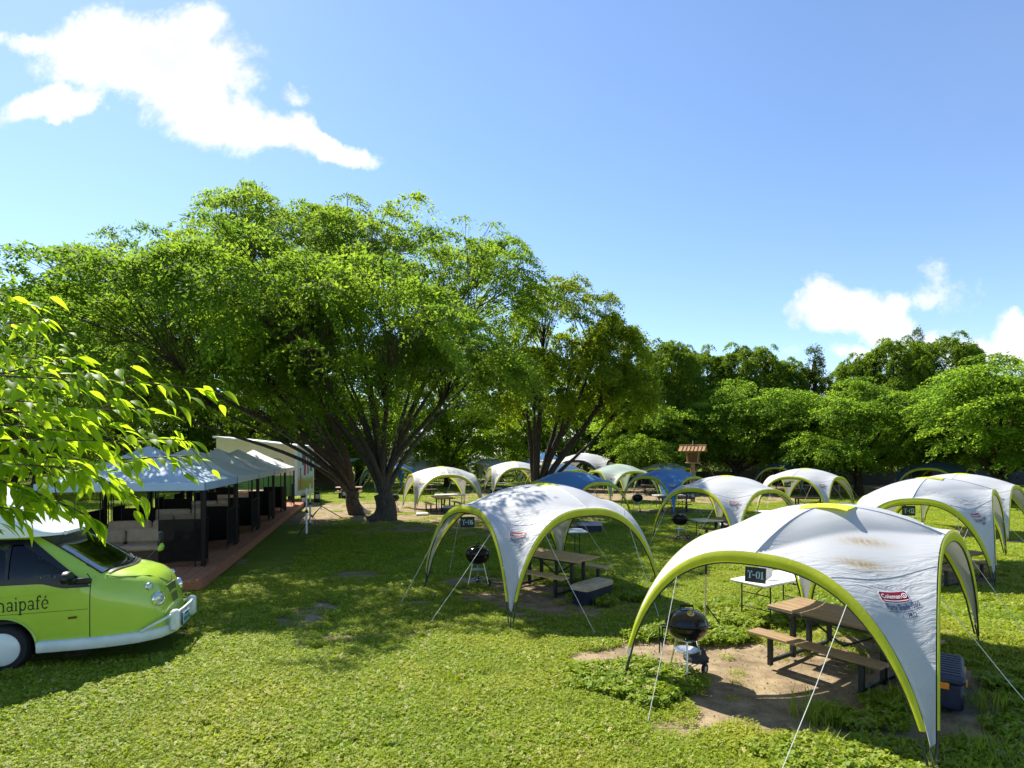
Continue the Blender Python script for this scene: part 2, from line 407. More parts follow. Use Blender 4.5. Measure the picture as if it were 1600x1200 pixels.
M['glass_green'] = glassmat('glass_green', (.78, .88, .78), .03, .9, .32)
M['glass_dark'] = glassmat('glass_dark', (.22, .27, .28), .03, .35)
M['lens'] = mat('lens', (.55, .60, .52), .08, .4, .25, 30, .1, 60, .6, coat=1.0)
M['chrome'] = mat('chrome', (.75, .77, .80), .10, 1.0, .06, 10)
def bark(name, col, moss):
    m_ = bpy.data.materials.new(name); m_.use_nodes = True; t = NT(m_.node_tree); t.t.nodes.clear()
    co = t.n('ShaderNodeTexCoord').outputs['Object']
    mp = t.n('ShaderNodeMapping'); mp.inputs['Scale'].default_value = (5, 5, 1.4); t.l(co, mp.inputs['Vector'])
    n1 = t.noise(mp.outputs[0], 3, 6, .65); n2 = t.noise(co, 1.3, 4, .6)
    c_ = t.mix(t.ramp(n1.outputs[0], .3, .7), tuple(c*.5 for c in col), tuple(c*1.35 for c in col))
    c_ = t.mix(t.m('MULTIPLY', t.ramp(n2.outputs[0], .5, .75), .6), c_, moss)
    b = t.n('ShaderNodeBsdfPrincipled'); t.l(c_, b.inputs['Base Color']); b.inputs['Roughness'].default_value = .9; b.inputs['Specular IOR Level'].default_value = .15
    bp = t.n('ShaderNodeBump'); bp.inputs['Strength'].default_value = .8; bp.inputs['Distance'].default_value = .05; t.l(n1.outputs[0], bp.inputs['Height']); t.l(bp.outputs[0], b.inputs['Normal'])
    t.l(b.outputs[0], t.n('ShaderNodeOutputMaterial').inputs['Surface'])
    return m_
M['bark_grey'] = bark('bark_grey', (.085, .072, .058), (.07, .085, .06))
M['bark_dark'] = bark('bark_dark', (.05, .038, .028), (.045, .05, .03))
M['twig'] = bark('twig', (.10, .07, .045), (.10, .09, .05))
M['leaf_zelkova'] = leafmat('leaf_zelkova', (.036, .092, .016), (.135, .212, .022), (.15, .31, .022), (.44, .60, .04), .52)
M['leaf_camphor'] = leafmat('leaf_camphor', (.056, .110, .012), (.165, .220, .014), (.22, .33, .010), (.46, .56, .025), .5)
M['leaf_cherry'] = leafmat('leaf_cherry', (.048, .110, .016), (.145, .228, .024), (.18, .35, .022), (.44, .62, .045), .52)
M['leaf_oak'] = leafmat('leaf_oak', (.046, .092, .012), (.130, .195, .018), (.16, .27, .015), (.38, .54, .03), .46)
M['leaf_cedar'] = leafmat('leaf_cedar', (.030, .058, .010), (.085, .120, .016), (.09, .15, .01), (.2, .28, .02), .38)
M['leaf_back'] = leafmat('leaf_back', (.030, .072, .009), (.095, .165, .013), (.15, .29, .01), (.46, .64, .02), .5)
M['leaf_near'] = leafmat('leaf_near', (.075, .155, .010), (.150, .255, .016), (.36, .56, .012), (.64, .84, .03), .64, .12, .5)
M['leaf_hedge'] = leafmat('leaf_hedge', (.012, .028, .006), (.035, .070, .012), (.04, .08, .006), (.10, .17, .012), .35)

# lettering, turned into meshes once
def text_mesh(body, bold=0.0):
    cu_ = bpy.data.curves.new('lettering_curve', 'FONT'); cu_.body = body; cu_.size = 1.0; cu_.align_x = 'CENTER'; cu_.align_y = 'CENTER'
    cu_.offset = bold; cu_.resolution_u = 2; cu_.fill_mode = 'FRONT'
    o = bpy.data.objects.new('lettering_curve', cu_); COL.objects.link(o)
    dg = bpy.context.evaluated_depsgraph_get(); me = bpy.data.meshes.new_from_object(o.evaluated_get(dg))
    V = np.array([v.co[:] for v in me.vertices]); F = [tuple(p.vertices) for p in me.polygons]
    bpy.data.objects.remove(o); bpy.data.meshes.remove(me)
    V[:, 0] -= (V[:, 0].max()+V[:, 0].min())/2; V[:, 1] -= (V[:, 1].max()+V[:, 1].min())/2
    return V, F
TXT = {k: text_mesh(k, b) for k, b in (('Coleman', .012), ('Party Shade /360', .012), ('PRO', .02), ('2', .02), ('4', .02), ('5', .02), ('6', .02), ('GreenMagic', .01))}
# ------------------------------------------------------------------ the lawn: one sheet to the horizon
def PX(x, y, z): return 800+FPX*x/y, HOR+FPX*(CAM_H-z)/y
DIRT = [  # centre x, y, radius along, radius across, turn, strength
    (4.1, 7.2, 2.1, 1.6, -.5, 1.0), (3.0, 8.6, 1.5, .75, .5, 1.0), (1.75, 9.0, 1.1, .38, .5, 1.0), (4.9, 9.3, 1.2, .5, -.7, .6), (5.2, 6.9, .8, .6, .6, .9),
    (.6, 12.5, 2.0, 1.3, -.6, .80), (-.5, 13.8, 1.3, .7, -.3, .6), (-3.9, 11.0, .5, .9, .2, .62), (-4.1, 14.8, 1.0, .7, .1, .7), (-2.9, 9.6, .5, .25, .1, .6), (-2.0, 10.0, .4, .2, .3, .4),
    (1.0, 6.0, .5, .2, .2, .5), (2.2, 6.55, .7, .25, .2, .55), (-1.0, 8.6, .5, .2, .2, .4), (-4.0, 8.4, .6, .2, 0, .35), (.5, 7.0, .5, .22, .2, .5), (1.4, 8.3, .45, .3, .3, .5), (1.2, 7.4, .3, .3, 0, .4), (-5.0, 28.5, 9.0, 4.5, 0, .6), (-1.5, 24, 5, 3, 0, .6), (-8.0, 34.5, 7, 3.5, 0, .6),
    (10.3, 14.6, 1.9, 1.5, -.6, .85), (7.6, 20.4, 1.8, 1.5, 0, .7), (17.4, 22.6, 1.8, 1.5, 0, .7), (15.8, 31.0, 1.9, 1.6, 0, .8), (2.5, 24.4, 1.8, 1.5, 0, .8), (8.4, 31, 2, 1.6, 0, .8), (-3.9, 32.3, 2.2, 1.8, 0, .9),
    (6.4, 21.0, .9, .6, .2, .8), (-6.6, 22, 1.2, .5, .1, .4), (11, 44, 16, 7, 0, .8), (26, 52, 18, 9, 0, .9), (19, 20.5, 5, .45, .35, .8), (0.15, 43.5, 2.5, 2, 0, .9)]
def dirt_at(x, y):
    x = np.asarray(x, float); y = np.asarray(y, float); k = np.zeros_like(x)
    wob = (fbm(x*1.3, y*1.3, 21, 4)-.5)*1.1; wob2 = (fbm(x*5, y*5, 27, 3)-.5)*.55
    for cx, cy, a, b, r_, s_ in DIRT:
        c, s = math.cos(r_), math.sin(r_); u = ((x-cx)*c+(y-cy)*s)/a; v = (-(x-cx)*s+(y-cy)*c)/b
        k = np.maximum(k, s_*np.clip((1.25-np.hypot(u, v)+wob+wob2)*2.2, 0, 1))
    return np.clip(np.maximum(k, np.clip((fbm(x*.9, y*.9, 55, 5)-.66)*5, 0, .55)), 0, 1)
def axis(lo, hi, dense_lo, dense_hi, step, grow):
    a = list(np.arange(dense_lo, dense_hi+1e-6, step)); s = step
    while a[-1] < hi: s *= grow; a.append(a[-1]+s)
    s = step
    while a[0] > lo: s *= grow; a.insert(0, a[0]-s)
    return np.array(a)
gx_ = axis(-900, 900, -9.5, 12.5, .105, 1.10); gy_ = axis(-300, 1500, 4.2, 19.5, .105, 1.08)
GXX, GYY = np.meshgrid(gx_, gy_, indexing='ij'); GZZ = gz(GXX, GYY)
dd_ = dirt_at(GXX, GYY)
GZZ = GZZ - .02*dd_ + .012*(fbm(GXX*4, GYY*4, 31, 2)-.5)*np.clip(1-np.hypot(GXX, GYY-5)/40, 0, 1)
nu, nv = GXX.shape
idx = np.arange(nu*nv).reshape(nu, nv)
gF = np.stack([idx[:-1, :-1].ravel(), idx[1:, :-1].ravel(), idx[1:, 1:].ravel(), idx[:-1, 1:].ravel()], 1)
def ground_mat():
    m_ = bpy.data.materials.new('lawn_soil'); m_.use_nodes = True; t = NT(m_.node_tree); t.t.nodes.clear()
    g = t.n('ShaderNodeNewGeometry'); pos = g.outputs['Position']; at = t.n('ShaderNodeAttribute', attribute_name='dirt')
    n1 = t.noise(pos, 14, 6, .7); n2 = t.noise(pos, .45, 5, .6); n3 = t.noise(pos, 2.2, 6, .7); n4 = t.noise(pos, 60, 3, .6)
    grass = t.mix(t.ramp(n1.outputs[0], .3, .7), (.070, .105, .010), (.150, .205, .016))
    grass = t.mix(t.m('MULTIPLY', t.ramp(n2.outputs[0], .42, .68), .55), grass, (.19, .20, .030))
    soil = t.mix(t.ramp(n3.outputs[0], .3, .72), (.15, .112, .068), (.35, .27, .165))
    soil = t.mix(t.m('MULTIPLY', t.ramp(n4.outputs[0], .55, .75), .5), soil, (.10, .075, .045))
    k = t.ramp(t.m('ADD', at.outputs['Fac'], t.m('MULTIPLY', t.m('SUBTRACT', n3.outputs[0], .5), .7)), .25, .6)
    b = t.n('ShaderNodeBsdfPrincipled'); t.l(t.mix(k, grass, soil), b.inputs['Base Color']); b.inputs['Roughness'].default_value = .95; b.inputs['Specular IOR Level'].default_value = .1
    bp = t.n('ShaderNodeBump'); bp.inputs['Strength'].default_value = .6; bp.inputs['Distance'].default_value = .03
    t.l(t.m('ADD', n1.outputs[0], t.m('MULTIPLY', n4.outputs[0], .35)), bp.inputs['Height']); t.l(bp.outputs[0], b.inputs['Normal'])
    t.l(b.outputs[0], t.n('ShaderNodeOutputMaterial').inputs['Surface'])
    return m_
gme = raw_mesh('ground', np.stack([GXX.ravel(), GYY.ravel(), GZZ.ravel()], 1), gF, [ground_mat()], sharp=None)
gat = gme.attributes.new('dirt', 'FLOAT', 'POINT'); gat.data.foreach_set('value', dd_.ravel().astype(np.float32))
ground = link('ground', gme); tag(ground, kind='structure')

# ------------------------------------------------------------------ grass: tufts scattered over the lawn (one object, stuff)
def grassmat(name, a, b_, c, ta, tb):
    m_ = bpy.data.materials.new(name); m_.use_nodes = True; t = NT(m_.node_tree); t.t.nodes.clear()
    g = t.n('ShaderNodeNewGeometry'); n2 = t.noise(g.outputs['Position'], .5, 5, .6); at = t.n('ShaderNodeAttribute', attribute_name='tint')
    n3 = t.noise(g.outputs['Position'], 2.4, 4, .6)
    f = t.m('ADD', t.m('MULTIPLY', at.outputs['Fac'], .65), t.m('MULTIPLY', n3.outputs[0], .35))
    n5 = t.noise(g.outputs['Position'], .17, 3, .5)
    col = t.mix(f, a, b_); col = t.mix(t.m('MULTIPLY', t.ramp(n5.outputs[0], .45, .7), .3), col, c); col = t.mix(t.m('MULTIPLY', t.m('GREATER_THAN', at.outputs['Fac'], .955), .85), col, (.46, .38, .17)); col = t.mix(t.m('MULTIPLY', t.ramp(n2.outputs[0], .45, .70), .6), col, c)
    b = t.n('ShaderNodeBsdfPrincipled'); t.l(col, b.inputs['Base Color']); b.inputs['Roughness'].default_value = .55; b.inputs['Specular IOR Level'].default_value = .25
    tr = t.n('ShaderNodeBsdfTranslucent'); t.l(t.mix(f, ta, tb), tr.inputs['Color'])
    mx = t.n('ShaderNodeMixShader'); mx.inputs[0].default_value = .38; t.l(b.outputs[0], mx.inputs[1]); t.l(tr.outputs[0], mx.inputs[2])
    t.l(mx.outputs[0], t.n('ShaderNodeOutputMaterial').inputs['Surface'])
    return m_
M['grass'] = grassmat('grass', (.097, .172, .010), (.318, .392, .022), (.39, .365, .042), (.27, .41, .012), (.62, .69, .03))
M['clover'] = grassmat('clover', (.100, .180, .012), (.240, .325, .020), (.28, .31, .03), (.24, .37, .012), (.54, .63, .03))
def tuft(name, rad, n_blade, n_leaf, hlo, hhi, wid, lean, m_, seed):
    g = np.random.default_rng(seed); V = []; F = []; T = []
    for k in range(n_blade):
        r_ = rad*math.sqrt(g.random()); a = g.random()*6.283; x, y = r_*math.cos(a), r_*math.sin(a)
        h = g.uniform(hlo, hhi); az = g.random()*6.283; ln = lean*g.uniform(.3, 1.3)*h; w_ = wid*g.uniform(.7, 1.3)
        dx, dy = math.cos(az), math.sin(az); b = len(V)
        V += [(x-dy*w_, y+dx*w_, -.005), (x+dy*w_, y-dx*w_, -.005), (x+dx*ln*.35+dy*w_*.8, y+dy*ln*.35-dx*w_*.8, h*.6), (x+dx*ln*.35-dy*w_*.8, y+dy*ln*.35+dx*w_*.8, h*.6), (x+dx*ln, y+dy*ln, h)]
        F += [(b, b+1, b+2, b+3), (b+3, b+2, b+4)]; t_ = g.random(); T += [t_, t_]
    for k in range(n_leaf):   # clover: three leaflets on a stalk
        r_ = rad*math.sqrt(g.random()); a = g.random()*6.283; x, y = r_*math.cos(a), r_*math.sin(a); h = g.uniform(hlo, hhi)*.8; s = wid*g.uniform(2.2, 3.8); t_ = g.random()
        tx, ty = g.normal(0, .45), g.normal(0, .45)
        for q in range(3):
            az = a+q*2.094; c, sn = math.cos(az), math.sin(az); b = len(V)
            def pt(u, v): return (x+c*u-sn*v, y+sn*u+c*v, h+(c*u-sn*v)*tx+(sn*u+c*v)*ty)
            V += [pt(0, 0), pt(s*.7, -s*.55), pt(s*1.1, 0), pt(s*.7, s*.55)]; F.append((b, b+1, b+2, b+3)); T.append(t_)
    me = raw_mesh(name, V, F, [m_], smooth=False); a_ = me.attributes.new('tint', 'FLOAT', 'FACE'); a_.data.foreach_set('value', np.array(T, np.float32))
    return bpy.data.objects.new(name, me)
TUFTS = [tuft('grass_tuft', .20, 130, 50, .025, .068, .0042, 1.1, M['grass'], 1), tuft('grass_tuft', .20, 60, 100, .025, .065, .0058, 1.1, M['grass'], 2),
         tuft('clover_tuft', .18, 40, 150, .05, .115, .0085, .8, M['clover'], 3), tuft('grass_tuft', .16, 90, 10, .08, .20, .0040, .7, M['clover'], 4),
         tuft('grass_tuft', .45, 170, 120, .03, .08, .0075, 1.0, M['grass'], 5)]
LUSH = [(1.8, 7.75, .75, .55), (3.3, 5.75, 1.0, .28), (4.9, 5.5, 1.3, .4), (6.2, 6.1, .8, .8), (3.1, 9.75, .9, .4), (4.9, 10.9, 1.2, .9), (6.3, 6.7, .5, .7), (3.9, 6.6, .5, .2), (4.7, 7.0, .4, .2),
        (1.6, 12.0, .4, .3), (1.9, 13.4, .6, .3), (7.6, 11.2, 2.0, 1.2), (2.4, 13.2, .8, 1.2)]
def lush_at(x, y):
    k = np.zeros_like(x)
    for cx, cy, a, b in LUSH: k = np.maximum(k, np.clip((1.2-np.hypot((x-cx)/a, (y-cy)/b))*2+(fbm(x*3, y*3, 71, 3)-.5)*1.4, 0, 1))
    return k
def scatter():
    g = RNG; pts = []; att = []
    def rows(ylo, yhi, dens, kind):
        area = (yhi-ylo)*(yhi+ylo)*.98+(yhi-ylo)*7; n = int(area*dens)
        y = np.sqrt(g.uniform(ylo**2, yhi**2, n)); x = (y*.98+3.5)*g.uniform(-1, 1, n)
        d = dirt_at(x, y); lu = lush_at(x, y)
        keep = (g.random(n) > np.clip(d*1.15-.02, 0, .985)) | ((lu > .4) & (g.random(n) < .75))
        for (cx, cy, hx, hy, rot) in NO_GRASS:
            c, s = math.cos(rot), math.sin(rot); u = (x-cx)*c+(y-cy)*s; v = -(x-cx)*s+(y-cy)*c
            keep &= ~((abs(u) < hx) & (abs(v) < hy))
        x, y, d, lu = x[keep], y[keep], d[keep], lu[keep]; m = len(x)
        if kind == 'near':
            q = g.random(m); k = np.where(q < .45, 0, 1); k = np.where((lu > .25) & (q < .8), 2, k); k = np.where((lu > .3) & (q > .93), 3, k); k = np.where((lu <= .25) & (q > .9985), 3, k)
        else: k = np.full(m, 4)
        sc = g.uniform(.75, 1.25, m)*(1-.45*np.clip(d, 0, 1)*(lu < .3))*(1+.25*(lu > .3)); sc *= .72+.55*fbm(x*.8, y*.8, 5, 3)
        pts.append(np.stack([x, y, gz(x, y)], 1)); att.append(np.stack([k, g.uniform(0, 6.283, m), sc], 1))
    rows(1.2, 4.4, 30, 'near'); rows(4.4, 9.5, 52, 'near'); rows(9.5, 15, 30, 'near'); rows(15, 26, 7, 'far'); rows(26, 48, 2.2, 'far')
    return np.concatenate(pts), np.concatenate(att)
NO_GRASS = [(-7.8, 8.8, 2.6, .8, R(15)), (-10.2, 24.5, 2.2, 10.8, R(14))]
gp, ga = scatter()
pm = bpy.data.meshes.new('grass'); pm.vertices.add(len(gp)); pm.vertices.foreach_set('co', gp.astype(np.float32).ravel())
for nm, col_, ty in (('kind_of', 0, 'INT'), ('turn', 1, 'FLOAT'), ('size', 2, 'FLOAT')):
    a_ = pm.attributes.new(nm, ty, 'POINT'); a_.data.foreach_set('value', ga[:, col_].astype(np.int32 if ty == 'INT' else np.float32))
grass = link('grass', pm); tag(grass, kind='stuff'); grass['label'] = 'sunlit short grass and clover growing over the lawn'; grass['category'] = 'grass'
gn = bpy.data.node_groups.new('scatter_tufts', 'GeometryNodeTree')
gn.interface.new_socket('Geometry', in_out='INPUT', socket_type='NodeSocketGeometry'); gn.interface.new_socket('Geometry', in_out='OUTPUT', socket_type='NodeSocketGeometry')
G = NT(gn); gi = G.n('NodeGroupInput'); go = G.n('NodeGroupOutput'); jn = G.n('GeometryNodeJoinGeometry')
def named(nm, ty):
    nd = G.n('GeometryNodeInputNamedAttribute', data_type=ty); nd.inputs['Name'].default_value = nm
    return [o for o in nd.outputs if o.enabled and o.name == 'Attribute'][0]
kd, tu, sz = named('kind_of', 'INT'), named('turn', 'FLOAT'), named('size', 'FLOAT')
rotv = G.n('ShaderNodeCombineXYZ'); G.l(tu, rotv.inputs[2])
for k, ob in enumerate(TUFTS):
    oi = G.n('GeometryNodeObjectInfo'); oi.inputs['Object'].default_value = ob; oi.inputs['As Instance'].default_value = True
    cmp_ = G.n('FunctionNodeCompare', data_type='INT', operation='EQUAL'); ins = [i for i in cmp_.inputs if i.enabled]
    G.l(kd, ins[0]); ins[1].default_value = k
    ip = G.n('GeometryNodeInstanceOnPoints'); G.l(gi.outputs[0], ip.inputs['Points']); G.l([o for o in cmp_.outputs if o.enabled][0], ip.inputs['Selection']); G.l(oi.outputs['Geometry'], ip.inputs['Instance'])
    G.l(rotv.outputs[0], ip.inputs['Rotation']); G.l(sz, ip.inputs['Scale']); G.l(ip.outputs[0], jn.inputs[0])
G.l(jn.outputs[0], go.inputs[0])
md = grass.modifiers.new('scatter_tufts', 'NODES'); md.node_group = gn

# crumbs of soil and small stones on the bare patches (stuff)
g_ = np.random.default_rng(9); n = 30000; cy_ = np.sqrt(g_.uniform(4.6**2, 16**2, n)); cx_ = cy_*g_.uniform(-.95, .95, n); k_ = dirt_at(cx_, cy_)
sel = (k_ > .45) & (g_.random(n) < k_) & (cy_ < 15); cx_, cy_ = cx_[sel], cy_[sel]; m_n = len(cx_); sz_ = .004+.012*g_.random(m_n)**4
octv = np.array([(1, 0, 0), (0, 1, 0), (-1, 0, 0), (0, -1, 0), (0, 0, .7), (0, 0, -.7)]); octf = np.array([(0, 1, 4), (1, 2, 4), (2, 3, 4), (3, 0, 4), (1, 0, 5), (2, 1, 5), (3, 2, 5), (0, 3, 5)])
cv = octv[None]*sz_[:, None, None]*g_.uniform(.6, 1.4, (m_n, 6, 1)); cv[:, :, 0] += cx_[:, None]; cv[:, :, 1] += cy_[:, None]; cv[:, :, 2] += (gz(cx_, cy_)-.014*1.0+sz_*.3)[:, None]
cf = octf[None]+(np.arange(m_n)*6)[:, None, None]
cr = link('soil_crumbs', raw_mesh('soil_crumbs', cv.reshape(-1, 3), cf.reshape(-1, 3), [mat('soil_crumbs', (.24, .18, .11), .95, 0, .45, 3, 0, 40, .1)], smooth=False)); tag(cr, 'loose crumbs of soil and small stones on the bare patches', 'soil crumbs', None, 'stuff')
# ------------------------------------------------------------------ shade tents
def arch_h(t): return (1-abs(2*t-1)**2.6)**.62
def pchip(xs, ys, n):
    xs, ys = np.array(xs, float), np.array(ys, float); h = np.diff(xs); dl = np.diff(ys)/h; m = np.zeros(len(xs))
    m[1:-1] = np.where(dl[1:]*dl[:-1] > 0, 2*dl[1:]*dl[:-1]/(dl[1:]+dl[:-1]-1e-12), 0); m[0] = 0; m[-1] = dl[-1]
    X = np.linspace(0, 1, n); i = np.clip(np.searchsorted(xs, X)-1, 0, len(h)-1); t = (X-xs[i])/h[i]
    Y = (2*t**3-3*t**2+1)*ys[i]+(t**3-2*t**2+t)*h[i]*m[i]+(-2*t**3+3*t**2)*ys[i+1]+(t**3-t**2)*h[i]*m[i+1]
    return X, Y
# height along a corner's centre line, as a share of the apex height
PROF = pchip([0, .2, .35, .5, .6, .7, .775, .85, .92, 1.0], [1.0, .985, .95, .885, .825, .745, .665, .545, .37, .0], 201)
class Tent:
    """four arched sides between four feet, a canopy stretched over them"""
    def __init__(s, feet, apex, hc, lean=.16):
        s.f = [Vector(p) for p in feet]; s.c = Vector(apex); s.hc = hc; s.lean = lean
        s.mid = sum(s.f, Vector())/4
    def arch(s, k, t):
        a, b = s.f[k % 4], s.f[(k+1) % 4]; p = a.lerp(b, t); e = (b-a); n = Vector((e.y, -e.x, 0)).normalized()   # outward for ccw feet
        return p - n*s.lean*math.sin(math.pi*t) + Vector((0, 0, s.hc*arch_h(t)))
    def outward(s, k):
        e = s.f[(k+1) % 4]-s.f[k % 4]; return Vector((e.y, -e.x, 0)).normalized()
    def ridge(s, k, u):
        m = s.arch(k, .5); p = s.c.lerp(m, u); p.z = s.c.z+(m.z-s.c.z)*u**1.9; return p
    def panel(s, k, u, v):
        """cloth of corner k: a shallow roof down to the line between the crests, then straight across between the two arches"""
        C, w = s.c, u+v
        if w <= 1:
            q = v/w if w > 1e-9 else .5
            p = C+(s.arch(k, .5)-C)*u+(s.arch(k-1, .5)-C)*v
            zr = s.arch(k, .5).z*(1-q)+s.arch(k-1, .5).z*q; p.z = C.z+(zr-C.z)*w**1.9
            base = C.z+((s.arch(k, .5).z+s.arch(k-1, .5).z)/2-C.z)*w**1.9
        else:
            v0 = min(w-1, 1.0); q = (1-u)/(1-v0) if v0 < 1-1e-9 else .5
            a, b = s.arch(k, .5-.5*v0), s.arch(k-1, .5+.5*v0); p = a.lerp(b, q); base = (a.z+b.z)/2
        d = w/2; f = s.f[k].z; want = f+(C.z-f)*float(np.interp(d, PROF[0], PROF[1]))
        p.z += (want-base)*max(0, math.sin(math.pi*min(1, max(0, q))))**1.5
        return p
def on_panel(T, k, s0, V, lift=.007, flip=1):
    """lay flat lettering (x right, y up, metres) on corner panel k about the point s0 of its centre line"""
    eps = 1e-3
    q = T.panel(k, s0, s0); du = (T.panel(k, s0+eps, s0)-q)/eps; dv = (T.panel(k, s0, s0+eps)-q)/eps
    n = du.cross(dv).normalized()
    if n.dot(q-T.mid) < 0: n = -n
    right = Vector((0, 0, 1)).cross(n).normalized()*flip; up = n.cross(right).normalized() if flip > 0 else right.cross(n).normalized()
    A = np.array([[du.dot(right), dv.dot(right)], [du.dot(up), dv.dot(up)]]); Ai = np.linalg.inv(A)
    out = []
    for x, y in V:
        d = Ai @ np.array([x, y]); p = T.panel(k, s0+d[0], s0+d[1]); out.append(p+n*lift)
    return out
def badge_parts(T, k, parent, s0, scale=1.0, detail=True):
    def grid_rect(x0, x1, y0, y1, nx, ny, rr=.0):
        V = []; F = []
        for i in range(nx+1):
            for j in range(ny+1):
                x = x0+(x1-x0)*i/nx; y = y0+(y1-y0)*j/ny
                if rr and i in (0, nx) and j in (0, ny): x += rr if i == 0 else -rr
                if rr and i in (0, nx) and j not in (0, ny) : pass
                V.append((x, y))
        for i in range(nx):
            for j in range(ny): F.append((i*(ny+1)+j, (i+1)*(ny+1)+j, (i+1)*(ny+1)+j+1, i*(ny+1)+j+1))
        return V, F
    def put(name, V, F, m_, par, lift):
        b = MB().add(on_panel(T, k, s0, [(x*scale, y*scale) for x, y in V], lift), F); return b.build(name, m_, par, smooth=False)
    V, F = grid_rect(-.155, .155, -.055, .085, 8, 6, .012); rim = put('badge', V, F, M['print_white'], parent, .006)
    V, F = grid_rect(-.145, .145, -.046, .076, 8, 6, .012); put('badge_field', V, F, M['red'], rim, .010)
    tv, tf = TXT['Coleman']; sx = .205/(tv[:, 0].max()-tv[:, 0].min())
    put('lettering', [(v[0]*sx-.030, v[1]*sx*1.25+.022) for v in tv], tf, M['print_white'], rim, .0135)
    V, F = grid_rect(-.128, .132, -.034, -.026, 6, 1); put('badge_line', V, F, M['print_white'], rim, .0135)
    ring = [(math.cos(a)*r_+.108, math.sin(a)*r_*1.1+.024) for r_ in (.027, .019) for a in np.linspace(0, 6.283, 15)[:-1]]
    rF = [(i, (i+1) % 14, 14+(i+1) % 14, 14+i) for i in range(14)]; b0 = len(ring)
    ring += [(.101, .008), (.107, .008), (.107, .040), (.101, .040), (.110, .010), (.117, .016), (.112, .034)]; rF += [(b0, b0+1, b0+2, b0+3), (b0+4, b0+5, b0+6)]
    put('lantern_emblem', ring, rF, M['print_white'], rim, .0135)
    if detail:
        tv, tf = TXT['Party Shade /360']; sx = .34/(tv[:, 0].max()-tv[:, 0].min())
        put('lettering', [(v[0]*sx+.05, v[1]*sx*1.75-.105) for v in tv], tf, M['navy'], parent, .008)
        V, F = grid_rect(-.14, .25, -.146, -.141, 10, 1); put('lettering', V, F, M['navy'], parent, .008)
        tv, tf = TXT['PRO']; sx = .085/(tv[:, 0].max()-tv[:, 0].min())
        put('lettering', [(v[0]*sx+.105, v[1]*sx*1.5-.185) for v in tv], tf, M['navy'], parent, .008)
        bV = []; bF = []
        for q in range(4):
            x = .01+q*.014; b_ = len(bV); bV += [(x, -.205), (x+.008, -.205), (x+.014, -.168), (x+.006, -.168)]; bF.append((b_, b_+1, b_+2, b_+3))
        put('lettering', bV, bF, M['print_grey'], parent, .008)
